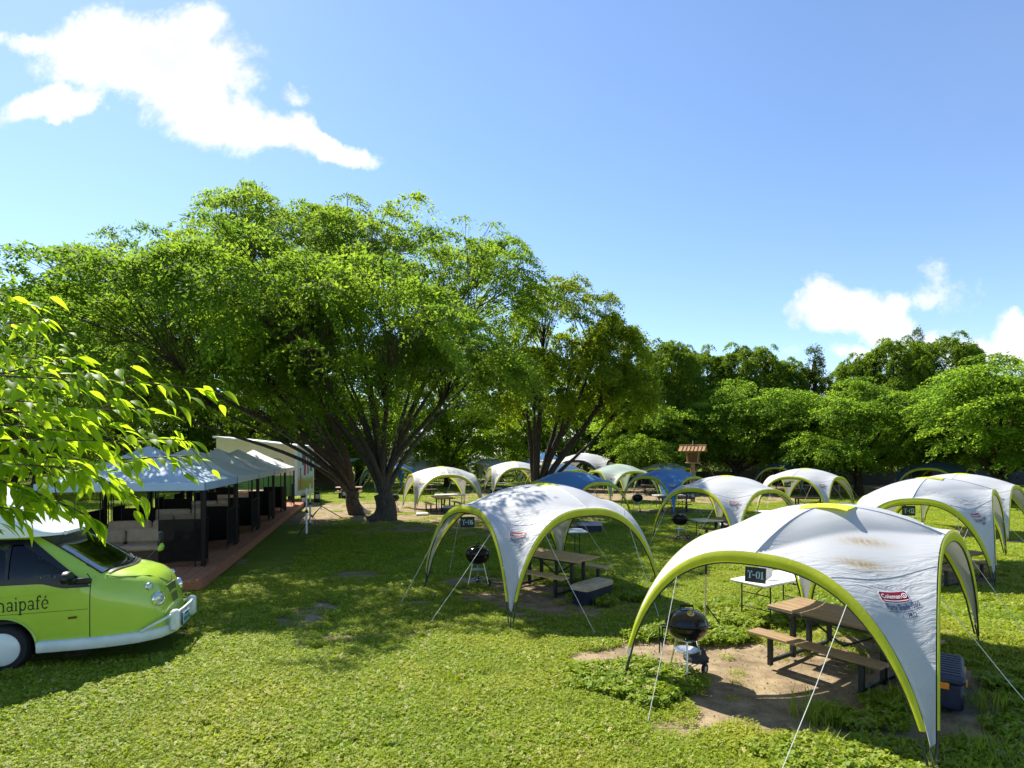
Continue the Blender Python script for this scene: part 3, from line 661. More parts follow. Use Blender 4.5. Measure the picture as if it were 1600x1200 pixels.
def build_tent(label, feet, apex, hc, cloth, loc, rot=0.0, n=40, badges=((0, True),), group='shade tents on the lawn', ropes=True, stain=None, ground_z=0.0, skip_ropes=()):
    root = thing('shade_tent', label, 'tent', loc, rot, group); T = Tent(feet, apex, hc)
    for k in range(4):
        b = MB().grid(lambda u, v: T.panel(k, u, v), n, n, keep=lambda u, v: not (u > .975 and v > .975))
        o = b.build('canopy_panel', M[cloth], root, sharp=None); me = o.data
        co = np.array([v.co[:] for v in me.vertices]); c2 = np.array(T.c); fk = np.array(T.f[k])
        # creases gather below the shoulder seam and along the arches
        s_ = np.clip(np.linalg.norm(co[:, :2]-c2[:2], axis=1)/np.linalg.norm(fk[:2]-c2[:2]), 0, 1)
        cr = np.exp(-((s_-.63)/.09)**2)*1.0+np.exp(-((s_-.88)/.12)**2)*.85+.05
        a_ = me.attributes.new('crease', 'FLOAT', 'POINT'); a_.data.foreach_set('value', cr.astype(np.float32))
        if stain is not None:
            st = np.zeros(len(co))
            for cx, cy, a, bb, r_, amt in stain:
                c_, sn = math.cos(r_), math.sin(r_); u = ((co[:, 0]-cx)*c_+(co[:, 1]-cy)*sn)/a; v = (-(co[:, 0]-cx)*sn+(co[:, 1]-cy)*c_)/bb
                st = np.maximum(st, amt*np.exp(-(u*u+v*v)))
            a_ = me.attributes.new('stain', 'FLOAT', 'POINT'); a_.data.foreach_set('value', st.astype(np.float32))
        # seam lines sewn along the ridge and below the shoulder
        sm = MB(); s2 = MB()
        sm.tube([T.ridge(k, u)+Vector((0, 0, .004)) for u in np.linspace(.18, 1, 12)], .006, 4)
        s2.tube([T.panel(k, s0, s1)+Vector((0, 0, .003)) for s0, s1 in [(1-.54*q, .46+.54*q) for q in np.linspace(.01, .99, 13)]], .004, 4)
        sm.build('seam', M['print_grey'] if cloth.startswith('white') else M[cloth], root)
        s2.build('seam', M['print_grey'] if cloth.startswith('white') else M[cloth], root)
        hem = MB()
        def edge(t, r_, wd):
            p = T.arch(k, t); tg = (T.arch(k, min(t+.01, 1))-T.arch(k, max(t-.01, 0))).normalized(); nn = T.outward(k)
            inn = tg.cross(nn).normalized(); mid = (T.f[k]+T.f[(k+1) % 4])/2
            if inn.dot(mid-p) < 0: inn = -inn
            return p+inn*wd*r_+nn*(.012+.02*math.sin(math.pi*min(r_, 1)))
        wdt = lambda t: .04+.105*math.sin(math.pi*t)**.6
        hem.grid(lambda u, v: edge(.02+.96*u, v, wdt(.02+.96*u)), 36, 3)
        hem.build('hem', M['hem'], root, sharp=None)
        pl = MB().tube([edge(t, 1.0, wdt(t))-T.outward(k)*.008 for t in np.linspace(.002, .998, 33)], .0125, 7)
        pl.build('pole', M['pole'], root)
        f = T.f[k]; ft = MB()
        tip = T.panel(k, .975, .975)
        ft.tube([tip, f+Vector((0, 0, .03))], .011, 5)
        ft.box((f.x, f.y, f.z+.012), (.10, .06, .022), ch=.006); ft.build('foot_strap', M['strap'], root)
        if ropes:
            for t0 in (.2, .8):
                if (k, t0) in skip_ropes: continue
                a = edge(t0, .9, wdt(t0)); e_ = T.outward(k)*(1.05+.2*rnd.random())+(T.f[k]-T.f[(k+1) % 4]).normalized()*(-.25 if t0 < .5 else .25)
                g_ = Vector((a.x+e_.x, a.y+e_.y, 0)); g_.z = ground_z(g_.x, g_.y) if callable(ground_z) else ground_z
                rp = MB().tube([a, a.lerp(g_, .5)-Vector((0, 0, .02)), g_+Vector((0, 0, .02))], .0042, 5); ro = rp.build('guy_rope', M['rope'], root)
                MB().tube([g_+Vector((0, 0, .05))+(a-g_).normalized()*.02, g_-Vector((0, 0, .08))], .006, 5).build('tent_peg', M['peg'], ro)
    # vent cap over the apex
    hx = .28
    e0 = (T.arch(1, .5)-T.c); e0.z = 0; e0.normalize(); e1 = Vector((-e0.y, e0.x, 0))
    def capf(u, v):
        a, b_ = (u-.5)*2*hx, (v-.5)*2*hx; r2 = (a*a+b_*b_)
        return T.c+e0*a+e1*b_+Vector((0, 0, .022-.32*r2-.02*abs(math.sin(9*a+4*b_))*min(1, r2*8)))
    MB().grid(capf, 12, 12).build('vent_cap', M['cap'], root, sharp=None)
    for k, det in badges: badge_parts(T, k, root, .79, 1.0, det)
    return root, T
def custom_tent(label, feet_xy, apex, hc, cloth, badge, stain=None, skip=()):
    """a near tent stretched over its own four peg points"""
    cx = sum(p[0] for p in feet_xy)/4; cy = sum(p[1] for p in feet_xy)/4; cz = GZ(cx, cy)
    feet = [(x-cx, y-cy, (z if z is not None else GZ(x, y))-cz) for x, y, z in [(q+(None,))[:3] for q in feet_xy]]
    return build_tent(label, feet, (apex[0]-cx, apex[1]-cy, apex[2]-cz), hc, cloth, (cx, cy, cz), 0, 40, badge, stain=[(s[0]-cx, s[1]-cy)+s[2:] for s in stain] if stain else None,
                      ground_z=lambda x, y: GZ(x+cx, y+cy)-cz, skip_ropes=skip)
# corner 0 of every tent is the one that shows its badge to the camera; feet run counter-clockwise
tentA, TA = custom_tent('nearest white tent with two brown stains on its roof, arched over the T-01 table', [(3.95, 5.37), (6.75, 8.33), (5.25, 10.3), (1.53, 7.9)], (4.06, 7.38, 2.42), 1.92, 'white_cloth_stained', ((0, True),),
                        stain=[(4.10, 6.68, .24, .06, -.18, 1.3), (3.85, 6.36, .22, .05, -.18, 1.5), (2.3, 7.6, .3, .04, .5, .35)], skip=((2, .2), (2, .8), (1, .8)))
tentB, TB = custom_tent('white tent with pale blue front corner standing over the T-06 sign and tan picnic table', [(-.03, 10.05), (3.1, 12.0), (1.3, 15.3), (-2.0, 13.2)], (.72, 12.7, 2.42), 2.02, 'white_cloth', ((0, True),))
tentD, TD = custom_tent('white tent over the T-02 sign, its front corner behind the stained tent', [(10.73, 12.79), (13.3, 15.5), (10.4, 16.4), (7.8, 13.7)], (10.6, 14.6, 2.48), 1.99, 'white_cloth', ((0, True),))
s0 = 2.55
SQ = [(0, -s0, 0), (s0, 0, 0), (0, s0, 0), (-s0, 0, 0)]
protoT, TP = build_tent('white tent arched over the T-05 sign, behind the stained tent', SQ, (0, 0, 2.31), 1.93, 'white_cloth', (7.6, 20.4, 0), 0, 20, ((0, True), (2, True)))
def corner_rot(dx, dy): return math.atan2(dy, dx)+math.pi/2
protoT.rotation_euler = (0, 0, corner_rot(-.6, -2.4))
CLOTHS = {'white': None, 'blue': 'blue_cloth', 'dark': 'dark_blue_cloth', 'grey': 'grey_green_cloth', 'beige': 'beige_cloth'}
def tent_at(label, x, y, dx, dy, cloth='white', sc=1.0, extra=None):
    sw = dict(extra or {})
    if CLOTHS[cloth]: sw['white_cloth'] = M[CLOTHS[cloth]]; sw['print_grey'] = M[CLOTHS[cloth]]
    return dup(protoT, label, (x, y, GZ(x, y)), corner_rot(dx, dy), sc, None, sw)
tent_at('white tent with the hanging T-04 sign, in front of the dark fence', 15.8, 31.0, -.2, -2.5)
tent_at('white tent directly behind the tent with the T-02 sign, partly covered by it', 17.6, 22.6, -.3, -2.5)
tent_at('royal blue tent directly behind the tent with the pale blue front corner', 2.5, 24.4, -.35, -2.5, 'blue', 1.02)
tent_at('royal blue tent just left of the wooden lantern post', 8.4, 31.0, -.4, -2.5, 'blue')
tent_at('white tent coloured grey green for tree shade between the two royal blue tents', 7.0, 38.0, -.9, -2.4, 'grey', 1.05)  # a white tent; the grey green stands in for tree shade
tent_at('white tent with lit back corner behind the big tree trunk, tan table inside', -3.95, 32.3, -1.05, -2.3, 'white', 1.03)
tent_at('white tent crossed by the leaning trunk, right of the shaded tent by the big tree', .15, 43.5, -1.4, -2.1, 'white', 1.1)
tent_at('dark blue green tent in deep shade behind the tent with the T-04 sign', 21.8, 45.5, -.3, -2.5, 'dark', 1.08)
tent_at('dark green tent under the right hand trees behind two white tents', 29.5, 40.0, -.3, -2.5, 'dark', 1.12)
tent_at('pale blue and white tent seen between the stems of the big tree', -10.0, 47.0, -.5, -2.5, 'blue', 1.05)
tent_at('cream tent between the leaning trunk and the distant white dome tent', 3.3, 50.0, .5, -2.5, 'beige', 1.15)
tent_at('white tent far behind, glimpsed left of the shaded tent by the big tree', -8.6, 54.0, .4, -2.5, 'white', 1.1)
tent_at('white tent far back between the shaded tent and the leaning trunk', -2.2, 56.0, .2, -2.5, 'white', 1.15)
tent_at('grey green tent half hidden left of the lantern, behind the royal blue tent', 12.2, 45.5, .2, -2.5, 'grey', 1.05)
tent_at('dark blue tent deep in shade behind the crooked trunks', 3.4, 41.0, -.2, -2.5, 'dark', 1.05)
tent_at('white tent at the far end, below the branches right of the big tree', -3.6, 66.0, .2, -2.5, 'white', 1.3)
tent_at('dim green tent beside the wooden lantern, far back in the shade', 15.4, 51.0, -.3, -2.5, 'grey', 1.05)
tent_at('far blue green tent under the low branches right of the big tree', -4.2, 62.0, -.3, -2.5, 'dark', 1.2)
big = tent_at('large white dome tent with dark arches, far back under the trees', 6.2, 49.0, .8, -2.4, 'white', 1.36, {'hem': M['dark_wood'], 'cap': M['print_white']})
# ------------------------------------------------------------------ kettle grills
def make_grill(label, loc, rot):
    r = thing('kettle_grill', label, 'grill', loc, rot, 'kettle grills beside the tents')
    R0 = .285; zc = .72
    prof = [(.0, zc-.235)]+[(R0*math.sin(a), zc-.235*math.cos(a)) for a in np.linspace(.2, math.pi/2, 9)]+[(R0+.008, zc+.006), (R0, zc+.012)]
    MB().lathe(prof, 32).build('bowl', M['enamel'], r)
    lp = [(R0+.010, zc+.014), (R0+.014, zc+.022), (R0+.006, zc+.030)]+[(R0*math.cos(a), zc+.030+.185*math.sin(a)) for a in np.linspace(.12, math.pi/2, 9)]
    ld = MB().lathe(lp, 32).build('lid', M['enamel'], r)
    MB().tube([(-.09, 0, zc+.21), (-.085, 0, zc+.255), (.085, 0, zc+.255), (.09, 0, zc+.21)], [.008, .017, .017, .008], 8).build('lid_handle', M['black_plastic'], ld)
    a = R(-62); n = Vector((0, math.cos(a)*-.0, 1))
    vm = Matrix.Translation((.02, -.15, zc+.030+.158))@Matrix.Rotation(R(33), 4, 'X')
    vv = MB().lathe([(.0, .012), (.045, .012), (.05, .006), (.05, 0)], 18, vm).build('vent', M['brass'], ld)
    hl = MB()
    for q in range(3):
        an = q*2.094+.5; hl.lathe([(.010, .0125), (.010, .0145), (0, .0145)], 8, vm@Matrix.Translation((.027*math.cos(an), .027*math.sin(an), 0)))
    hl.build('vent_hole', M['black_plastic'], vv)
    MB().tube([(R0-.01, -.07, zc-.04), (R0+.055, -.06, zc-.03), (R0+.055, .06, zc-.03), (R0-.01, .07, zc-.04)], .011, 6).build('side_handle', M['black_plastic'], r)
    MB().tube([(-R0+.01, -.07, zc-.04), (-R0-.055, -.06, zc-.03), (-R0-.055, .06, zc-.03), (-R0+.01, .07, zc-.04)], .011, 6).build('side_handle', M['black_plastic'], r)
    tops = []; bots = []
    for an, zb in ((R(-100), .075), (R(20), .075), (R(140), .0)):
        t_ = Vector((.15*math.cos(an), .15*math.sin(an), zc-.20)); b_ = Vector((.27*math.cos(an), .27*math.sin(an), zb)); tops.append(t_); bots.append(b_)
        MB().tube([t_, b_], .0125, 8).build('leg', M['alu'], r)
    for an in (R(-100), R(20)):
        c = Vector((.285*math.cos(an), .285*math.sin(an), .075)); wm = Matrix.Translation(c)@Matrix.Rotation(R(-40)-math.pi/2+math.pi/2, 4, 'Z')@Matrix.Rotation(math.pi/2, 4, 'Y')
        wl = MB().lathe([(.05, -.018), (.072, -.018), (.076, -.01), (.076, .01), (.072, .018), (.05, .018)], 20, wm).build('wheel', M['tyre'], r)
        MB().lathe([(.0, -.012), (.02, -.02), (.05, -.016), (.05, .016), (.02, .02), (.0, .012)], 16, wm).build('hubcap', M['white_plastic'], wl)
    ap = MB().lathe([(.0, .335), (.10, .34), (.165, .372), (.17, .372), (.16, .365), (.10, .33), (.0, .325)], 24).build('ash_pan', M['alu'], r)
    rk = MB()
    for i in range(3): rk.tube([bots[i].lerp(tops[i], .22), bots[(i+1) % 3].lerp(tops[(i+1) % 3], .22)], .006, 6)
    for q in np.linspace(.2, .8, 4):
        rk.tube([bots[0].lerp(tops[0], .22).lerp(bots[2].lerp(tops[2], .22), q), bots[1].lerp(tops[1], .22).lerp(bots[2].lerp(tops[2], .22), q)], .004, 5)
    rk.build('bottom_rack', M['steel'], r)
    return r
GA = make_grill('nearest black kettle grill standing on bare dirt under the stained tent', (2.42, 7.98, GZ(2.42, 7.98)), R(-5))
GB = dup(GA, 'black kettle grill at the left side of the tent with the T-06 sign', (-.80, 13.5, GZ(-.8, 13.5)), R(75))
GC = dup(GA, 'black kettle grill on the lawn left of the T-05 sign', (6.1, 20.9, 0), R(-20))
GK = dup(GA, 'small black kettle grill inside the royal blue tent by the lantern', (6.75, 31.0, 0), R(30))
GJ = dup(GA, 'black kettle grill beside the shaded tent behind the big tree trunk', (-6.4, 31.2, 0), R(30))
# what lies on the nearest grill's rack, and what hangs from it
bg_ = MB()
def bagf(u, v):
    a = u*2*math.pi; rr = (.16+.02*math.sin(3*a)+.012*math.sin(7*a+2))*(1-.55*max(0, v-.55)/.45); z = .16+.17*v
    return (2.60+rr*.95*math.cos(a)+.02*math.sin(9*v+a), 8.12+rr*.7*math.sin(a), z+.02*math.sin(5*a)*v)
bg_.grid(bagf, 22, 9); bg_.lathe([(.0, .165), (.17, .17)], 20, None, (2.60, 8.12, 0))
bag = bg_.build('charcoal_bag', M['charcoal_bag'], None); tag(bag, 'crumpled black bag lying on the lower rack of the nearest grill', 'bag')
tg = thing('tongs', 'long dark tongs hanging from the side handle of the nearest grill', 'tongs', (2.05, 7.93, 0))
for dx in (-.02, .02):
    MB().box((dx, 0, .52), (.018, .006, .36), ch=.002).build('arm', M['leg_dark'], tg)
MB().tube([(-.02, 0, .70), (0, 0, .725), (.02, 0, .70)], .006, 6).build('spring_bend', M['steel'], tg)

# ------------------------------------------------------------------ picnic tables with their benches
def make_picnic(label, loc, rot, wood):
    r = thing('picnic_table', label, 'picnic table', loc, rot, 'picnic tables under the tents')
    L = 1.80
    for i in range(5):
        MB().box((rnd.uniform(-.004, .004), -.36+i*.18, .735), (L, .174, .036), ch=.006).build('tabletop_plank', M[wood], r)
    for sgn in (-1, 1):
        for q in (-.07, .07):
            MB().box((rnd.uniform(-.004, .004), sgn*.80+q, .435), (L, .134, .034), ch=.006).build('bench_plank', M[wood], r)
        MB().box((0, sgn*.462, .705), (L-.06, .022, .03), ch=.004).build('side_rail', M['leg_dark'], r)
    for x in (-.62, .62):
        for sgn in (-1, 1):
            MB().box((x, sgn*.22, .36), (.07, .07, .71), ch=.008).build('leg', M['leg_dark'], r)
            MB().box((x, sgn*.80, .208), (.065, .065, .416), ch=.008).build('bench_leg', M['leg_dark'], r)
        MB().box((x, 0, .06), (.05, 1.52, .05), ch=.006).build('foot_bar', M['leg_dark'], r)
        MB().box((x, 0, .69), (.045, .80, .045), ch=.005).build('cross_bar', M['leg_dark'], r)
    MB().tube([(-.58, 0, .62), (0, 0, .30), (.58, 0, .62)], .017, 6).build('brace', M['leg_dark'], r)
    return r
def at(x, y, z=0.0): return (x, y, GZ(x, y)+z)
PA = make_picnic('brown picnic table with two benches under the stained tent', at(4.72, 8.2), math.atan2(-.83, .55), 'wood_brown')
PB = make_picnic('tan picnic table under the tent with the pale blue front corner', at(1.02, 13.35), math.atan2(.68, -.73), 'wood_tan')
def picnic_at(label, x, y, rot, wood='wood_tan'): return dup(PB if wood == 'wood_tan' else PA, label, at(x, y), rot)
picnic_at('brown picnic table behind the front corner of the tent with the T-02 sign', 10.2, 13.9, R(-62), 'wood_brown')
picnic_at('brown picnic table standing between the tents with the T-02 and T-04 signs', 12.2, 21.5, R(10), 'wood_brown')
picnic_at('brown picnic table inside the tent with the T-05 sign', 7.9, 20.4, R(-50), 'wood_brown')
picnic_at('brown picnic table inside the tent with the T-04 sign', 16.0, 31.0, R(-10), 'wood_brown')
picnic_at('tan picnic table inside the shaded tent behind the big tree', -3.75, 31.3, R(-70))
picnic_at('picnic table inside the royal blue tent by the lantern', 8.8, 31.2, R(-15), 'wood_brown')
picnic_at('picnic table on bare ground left of the big tree, near the cream building', -11.6, 41.0, R(12))
picnic_at('picnic table in sun far behind the shaded tent', -2.4, 52.5, R(5))
picnic_at('picnic table behind the twin trunks of the big tree', -6.9, 44.0, R(30), 'wood_brown')
picnic_at('picnic table in deep shade right of the grey green tent', 10.8, 44.0, R(-8), 'wood_brown')

# ------------------------------------------------------------------ folding tables, coolers, boxes
def make_folding(label, loc, rot):
    r = thing('folding_table', label, 'folding table', loc, rot, 'white folding tables')
    MB().box((0, 0, .725), (1.8, .74, .045), ch=.016).build('table_top', M['white_plastic'], r)
    MB().box((0, 0, .690), (1.66, .60, .022), ch=.004).build('apron', M['grey_plastic'], r)
    for x in (-.66, .66):
        for y in (-.29, .29):
            MB().tube([(x, y, .69), (x, y, .03)], .0135, 8).build('leg', M['leg_dark'], r)
        for z in (.24, .50): MB().tube([(x, -.29, z), (x, .29, z)], .010, 6).build('cross_bar', M['leg_dark'], r)
        MB().tube([(x, -.34, .018), (x, .34, .018)], .015, 8).build('foot_bar', M['leg_dark'], r)
        MB().tube([(x, 0, .50), (x*.35, 0, .68)], .009, 6).build('brace', M['leg_dark'], r)
    return r
FA = make_folding('white folding table carrying the T-01 sign behind the nearest grill', at(5.0, 10.86), math.atan2(.54, .84))
def folding_at(label, x, y, rot): return dup(FA, label, at(x, y), rot)
folding_at('white folding table at the back of the tent with the T-06 sign', 1.35, 17.6, R(8))
folding_at('white folding table beside the grill at the T-05 sign', 7.35, 20.6, R(12))
folding_at('white folding table behind the T-05 tent, seen through its right arch', 11.0, 23.6, R(5))
folding_at('white folding table inside the shaded tent behind the big tree', -3.6, 33.6, R(6))
folding_at('white folding table inside the royal blue tent by the lantern', 9.0, 33.0, R(6))
folding_at('pale folding table near the dark fence, between the right hand tents', 23.2, 44.0, R(6))
folding_at('white folding table in the sun far behind the shaded tent', -1.4, 47.5, R(-8))
def make_cooler(label, loc, rot, lid, body='cooler_navy', L=1.02, W=.44, H=.40):
    r = thing('cooler_box', label, 'cooler', loc, rot, 'cooler boxes on the grass')
    b = MB()
    def body_f(u, v):
        a = u*2*math.pi; k = .90+.10*v; c, s = math.cos(a), math.sin(a)
        return (L/2*k*math.copysign(abs(c)**.25, c), W/2*k*math.copysign(abs(s)**.25, s), .01+(H*.76)*v)
    b.grid(body_f, 36, 4); b.box((0, 0, .02), (L*.86, W*.84, .02), ch=.006); b.build('body', M[body], r, sharp=50)
    l = MB()
    def lid_f(u, v):
        a = u*2*math.pi; c, s = math.cos(a), math.sin(a); k = [1.03, 1.035, 1.0, .94, .0][int(round(v*4))]; z = [.76, .90, .97, 1.0, 1.0][int(round(v*4))]
        return (L/2*k*math.copysign(abs(c)**.25, c), W/2*k*math.copysign(abs(s)**.25, s), H*z)
    l.grid(lid_f, 36, 4); lo = l.build('lid', M[lid], r, sharp=50)
    for q in (-.10, .10): MB().box((0, q, H+.004), (L*.86, .012, .01), ch=.003).build('lid_rib', M[lid], lo)
    for s_ in (-1, 1): MB().tube([(s_*L*.5, -.12, H*.55), (s_*(L*.5+.035), -.10, H*.5), (s_*(L*.5+.035), .10, H*.5), (s_*L*.5, .12, H*.55)], .012, 6).build('handle', M['black_plastic'], r)
    return r
CA = make_cooler('long navy cooler with a beige lid in front of the tan picnic table', at(1.68, 12.05), math.atan2(.75, .66), 'lid_beige')
CB = make_cooler('navy cooler with a grey lid on the grass behind the tan picnic table', at(3.05, 22.6), R(4), 'lid_grey', L=.92)
dup(CB, 'dark cooler under the shaded tent behind the big tree', at(-3.1, 29.9), R(8))
dup(CB, 'dark cooler under the table behind the T-05 sign', at(8.6, 22.4), R(-10))
dup(CB, 'dark cooler far off in the sun, right of the shaded tent', at(-1.3, 46.2), R(5))
# the navy storage box with ribbed lid and orange latch
ang = math.atan2(.8, .6)
sb = thing('storage_box', 'navy storage box with ribbed lid and orange latch at the stained tent', 'storage box', at(5.34, 7.18), ang)
MB().box((0, 0, .155), (.92, .44, .31), ch=.03).build('body', M['cooler_navy'], sb)
sl = MB().box((0, 0, .36), (.97, .48, .10), ch=.03).build('lid', M['box_navy'], sb)
for i in range(9): MB().box((-.40+i*.10, 0, .413), (.055, .40, .014), ch=.005).build('lid_rib', M['box_navy'], sl)
for x in (-1, 1):
    MB().box((x*.492, 0, .29), (.025, .17, .075), ch=.008).build('latch', M['orange'], sb)
for y in (-1, 1):
    for x in (-.26, .26): MB().box((x, y*.246, .29), (.11, .022, .07), ch=.008).build('latch', M['orange'], sb)
# round plate leaning behind the sign on the folding table
pt = MB().lathe([(0, 0), (.10, .0), (.135, .012), (.14, .018), (.13, .016), (.10, .006), (0, .006)], 24, Matrix.Translation((4.66, 10.62, GZ(5, 10.8)+.745+.135))@Matrix.Rotation(R(78), 4, 'X')).build('plate', M['print_white'], None)
tag(pt, 'round white plate propped up behind the T-01 sign', 'plate')
# white tray lying on the ground by the big tree
tr = thing('tray', 'flat white tray lying on the bare ground near the big tree', 'tray', at(-4.55, 29.2, .0), R(8))
MB().box((0, 0, .05), (.62, .42, .07), ch=.02).build('base', M['white_plastic'], tr); MB().box((0, 0, .095), (.56, .36, .02), ch=.008).build('rim', M['white_plastic'], tr)
# lantern stand behind the nearest grill
ls = thing('lantern_stand', 'thin pale lantern stand with black strut behind the nearest grill', 'lantern stand', at(3.37, 10.05))
MB().tube([(0, 0, .0), (.012, 0, 1.02)], .013, 8).build('pole', M['lid_beige'], ls)
MB().tube([(.012, 0, .98), (.014, 0, 1.15)], .019, 8).build('clamp', M['black_plastic'], ls)
MB().tube([(.004, 0, .44), (.34, -.06, .0)], .013, 6).build('strut', M['leg_dark'], ls)
MB().box((.02, 0, 1.165), (.04, .03, .03), ch=.008).build('hook', M['steel'], ls)

# ------------------------------------------------------------------ black number signs in stencil lettering
def stencil(ch):
    """polygons of one character in a box 0.7 wide and 1 high"""
    def arc(cx, cy, rx, ry, a0, a1, tk, n=8):
        o = [(cx+rx*math.cos(R(a)), cy+ry*math.sin(R(a))) for a in np.linspace(a0, a1, n)]
        i = [(cx+(rx-tk)*math.cos(R(a)), cy+(ry-tk*.55)*math.sin(R(a))) for a in np.linspace(a1, a0, n)]
        return o+i
    if ch == 'T': return [[(.28, 0), (.46, 0), (.46, .84), (.28, .84)], [(.18, 0), (.26, 0), (.26, .06), (.18, .06)], [(.48, 0), (.56, 0), (.56, .06), (.48, .06)], [(.02, 1), (.02, .70), (.07, .70), (.14, .90), (.26, .92), (.26, 1)], [(.72, 1), (.48, 1), (.48, .92), (.60, .90), (.67, .70), (.72, .70)]]
    if ch == '-': return [[(.1, .40), (.55, .40), (.55, .52), (.1, .52)]]
    if ch == '0': return [arc(.33, .5, .30, .5, 100, 260, .17), arc(.39, .5, .30, .5, -80, 80, .17)]
    if ch == '1': return [[(.28, .0), (.46, .0), (.46, 1), (.28, .92)], [(.12, .80), (.26, .86), (.26, .91), (.12, .86)], [(.14, 0), (.26, 0), (.26, .06), (.14, .06)], [(.48, 0), (.60, 0), (.60, .06), (.48, .06)]]
    return None
def make_sign(text, label, loc, rot, tilt=0.0, cords=None):
    r = thing('number_sign', label, 'sign', loc, rot, 'black number signs at the tents')
    r.rotation_euler = (tilt, 0, rot)
    W, H = .36, .27
    MB().box((0, 0, H/2), (W, .014, H), ch=.003).build('board', M['board_black'], r)
    Mx = Matrix.Rotation(math.pi/2, 4, 'X'); n = len(text)
    for i, c in enumerate(text):
        b = MB(); hh = .135; ox = -W/2+.045+i*(W-.08)/n; oz = H/2-hh/2
        pol = stencil(c)
        if pol:
            for pgy in pol: b.prism([(ox+x*hh*.82, oz+y*hh) for x, y in pgy], .0075, .0095, Mx)
        else:
            tv, tf = TXT[c]; k = hh/(tv[:, 1].max()-tv[:, 1].min()); b.add([(ox+.035+v[0]*k*1.05, -.0095, oz+hh/2+v[1]*k) for v in tv], tf)
        b.build('numeral' if c.isdigit() else 'letter', M['chalk_blue'], r, smooth=False)
    if cords:
        for sx in (-.13, .13): MB().tube([(sx, 0, H), (sx*1.1, 0, H+cords)], .004, 5).build('cord', M['rope'], r)
    return r
tz = GZ(5.0, 10.86)
make_sign('T-01', 'black stencilled T-01 sign standing on the nearest white folding table', (4.36, 10.33, tz+.75), R(-38), R(-8))
make_sign('T-02', 'black stencilled T-02 sign hanging in the white tent behind the stained tent', (10.95, 15.9, 1.38), R(-2), 0, .55)
make_sign('T-04', 'black T-04 sign hanging in the tent in front of the dark fence', (15.4, 32.2, 1.24), R(-4), 0, .55)
make_sign('T-05', 'black T-05 sign hanging in the tent right of the middle grill', (7.1, 22.9, 1.30), R(-2), 0, .45)
make_sign('T-06', 'black T-06 sign hanging in the tent with the pale blue front corner', (-1.13, 14.6, 1.22), R(4), 0, .55)
# folded black chair standing below the T-02 sign
fc = thing('folding_chair', 'folded black chair leaning under the T-02 sign', 'chair', at(11.1, 15.6), R(10))
MB().box((0, 0, .46), (.60, .05, .82), ch=.02, M=Matrix.Rotation(R(-10), 4, 'X')).build('backrest', M['black_plastic'], fc)
MB().box((.02, .09, .33), (.56, .05, .55), ch=.02, M=Matrix.Rotation(R(-4), 4, 'X')).build('seat', M['charcoal_bag'], fc)
for x in (-.31, .31): MB().tube([(x, -.10, .0), (x, .06, .92)], .014, 6).build('leg', M['alu'], fc)

# ------------------------------------------------------------------ wooden lantern on its post
lt = thing('wooden_lantern', 'wooden lantern with a small plank roof on a tall post behind the tents', 'lantern', at(11.55, 36.8), R(-24))
MB().box((0, 0, 1.25), (.26, .26, 2.5), ch=.02).build('post', M['lantern_wood'], lt)
MB().box((0, 0, 2.53), (.86, .74, .09), ch=.015).build('base_tray', M['lantern_wood'], lt)
for x in (-1, 1):
    for y in (-1, 1):
        MB().tube([(x*.30, y*.25, 2.57), (x*.37, y*.31, 3.18)], .035, 4).build('corner_post', M['lantern_wood'], lt)
for s_ in (-1, 1):
    for i in range(5): MB().box((-.22+i*.11, s_*(.28), 2.88), (.03, .02, .58), ch=.004).build('lattice_bar', M['lantern_wood_dark'], lt)
    for i in range(3): MB().box((s_*.33, 0, 2.70+i*.18), (.02, .50, .03), ch=.004).build('lattice_bar', M['lantern_wood_dark'], lt)
MB().box((0, 0, 2.88), (.54, .44, .60)).build('paper_box', M['lantern_wood_dark'], lt)
MB().box((0, 0, 3.20), (.92, .80, .06), ch=.01).build('top_frame', M['lantern_wood'], lt)
for s_ in (-1, 1):
    def slope(u, v, o=0.0): yy = s_*(.02+.74*v); return (-.80+1.6*u, yy, 3.60-.40*v+.10*v*v+o)
    for i in range(7):
        b = MB(); x0, x1 = -.80+i*.2286, -.80+(i+1)*.2286-.02
        V = [(x, s_*(.0+.78*v), 3.60-.50*v+.16*v*v+o) for v in np.linspace(0, 1, 5) for x in (x0, x1) for o in (0, .035)]
        F = []
        for q in range(4):
            a = q*4; F += [(a+1, a+3, a+7, a+5), (a, a+4, a+6, a+2), (a, a+1, a+5, a+4), (a+2, a+6, a+7, a+3)]
        F += [(0, 2, 3, 1), (16, 17, 19, 18)]; b.add(V, F); b.build('roof_board', M['lantern_wood'], lt, smooth=False)
        MB().tube([(x1+.01, s_*.02, 3.635), (x1+.01, s_*.40, 3.45), (x1+.01, s_*.78, 3.30)], .03, 5).build('roof_batten', M['lantern_wood_dark'], lt)
MB().tube([(-.84, 0, 3.655), (.84, 0, 3.655)], .055, 6).build('ridge_beam', M['lantern_wood'], lt)
MB().tube([(0, 0, 3.64), (0, 0, 3.95)], .025, 6).build('finial', M['print_grey'], lt)
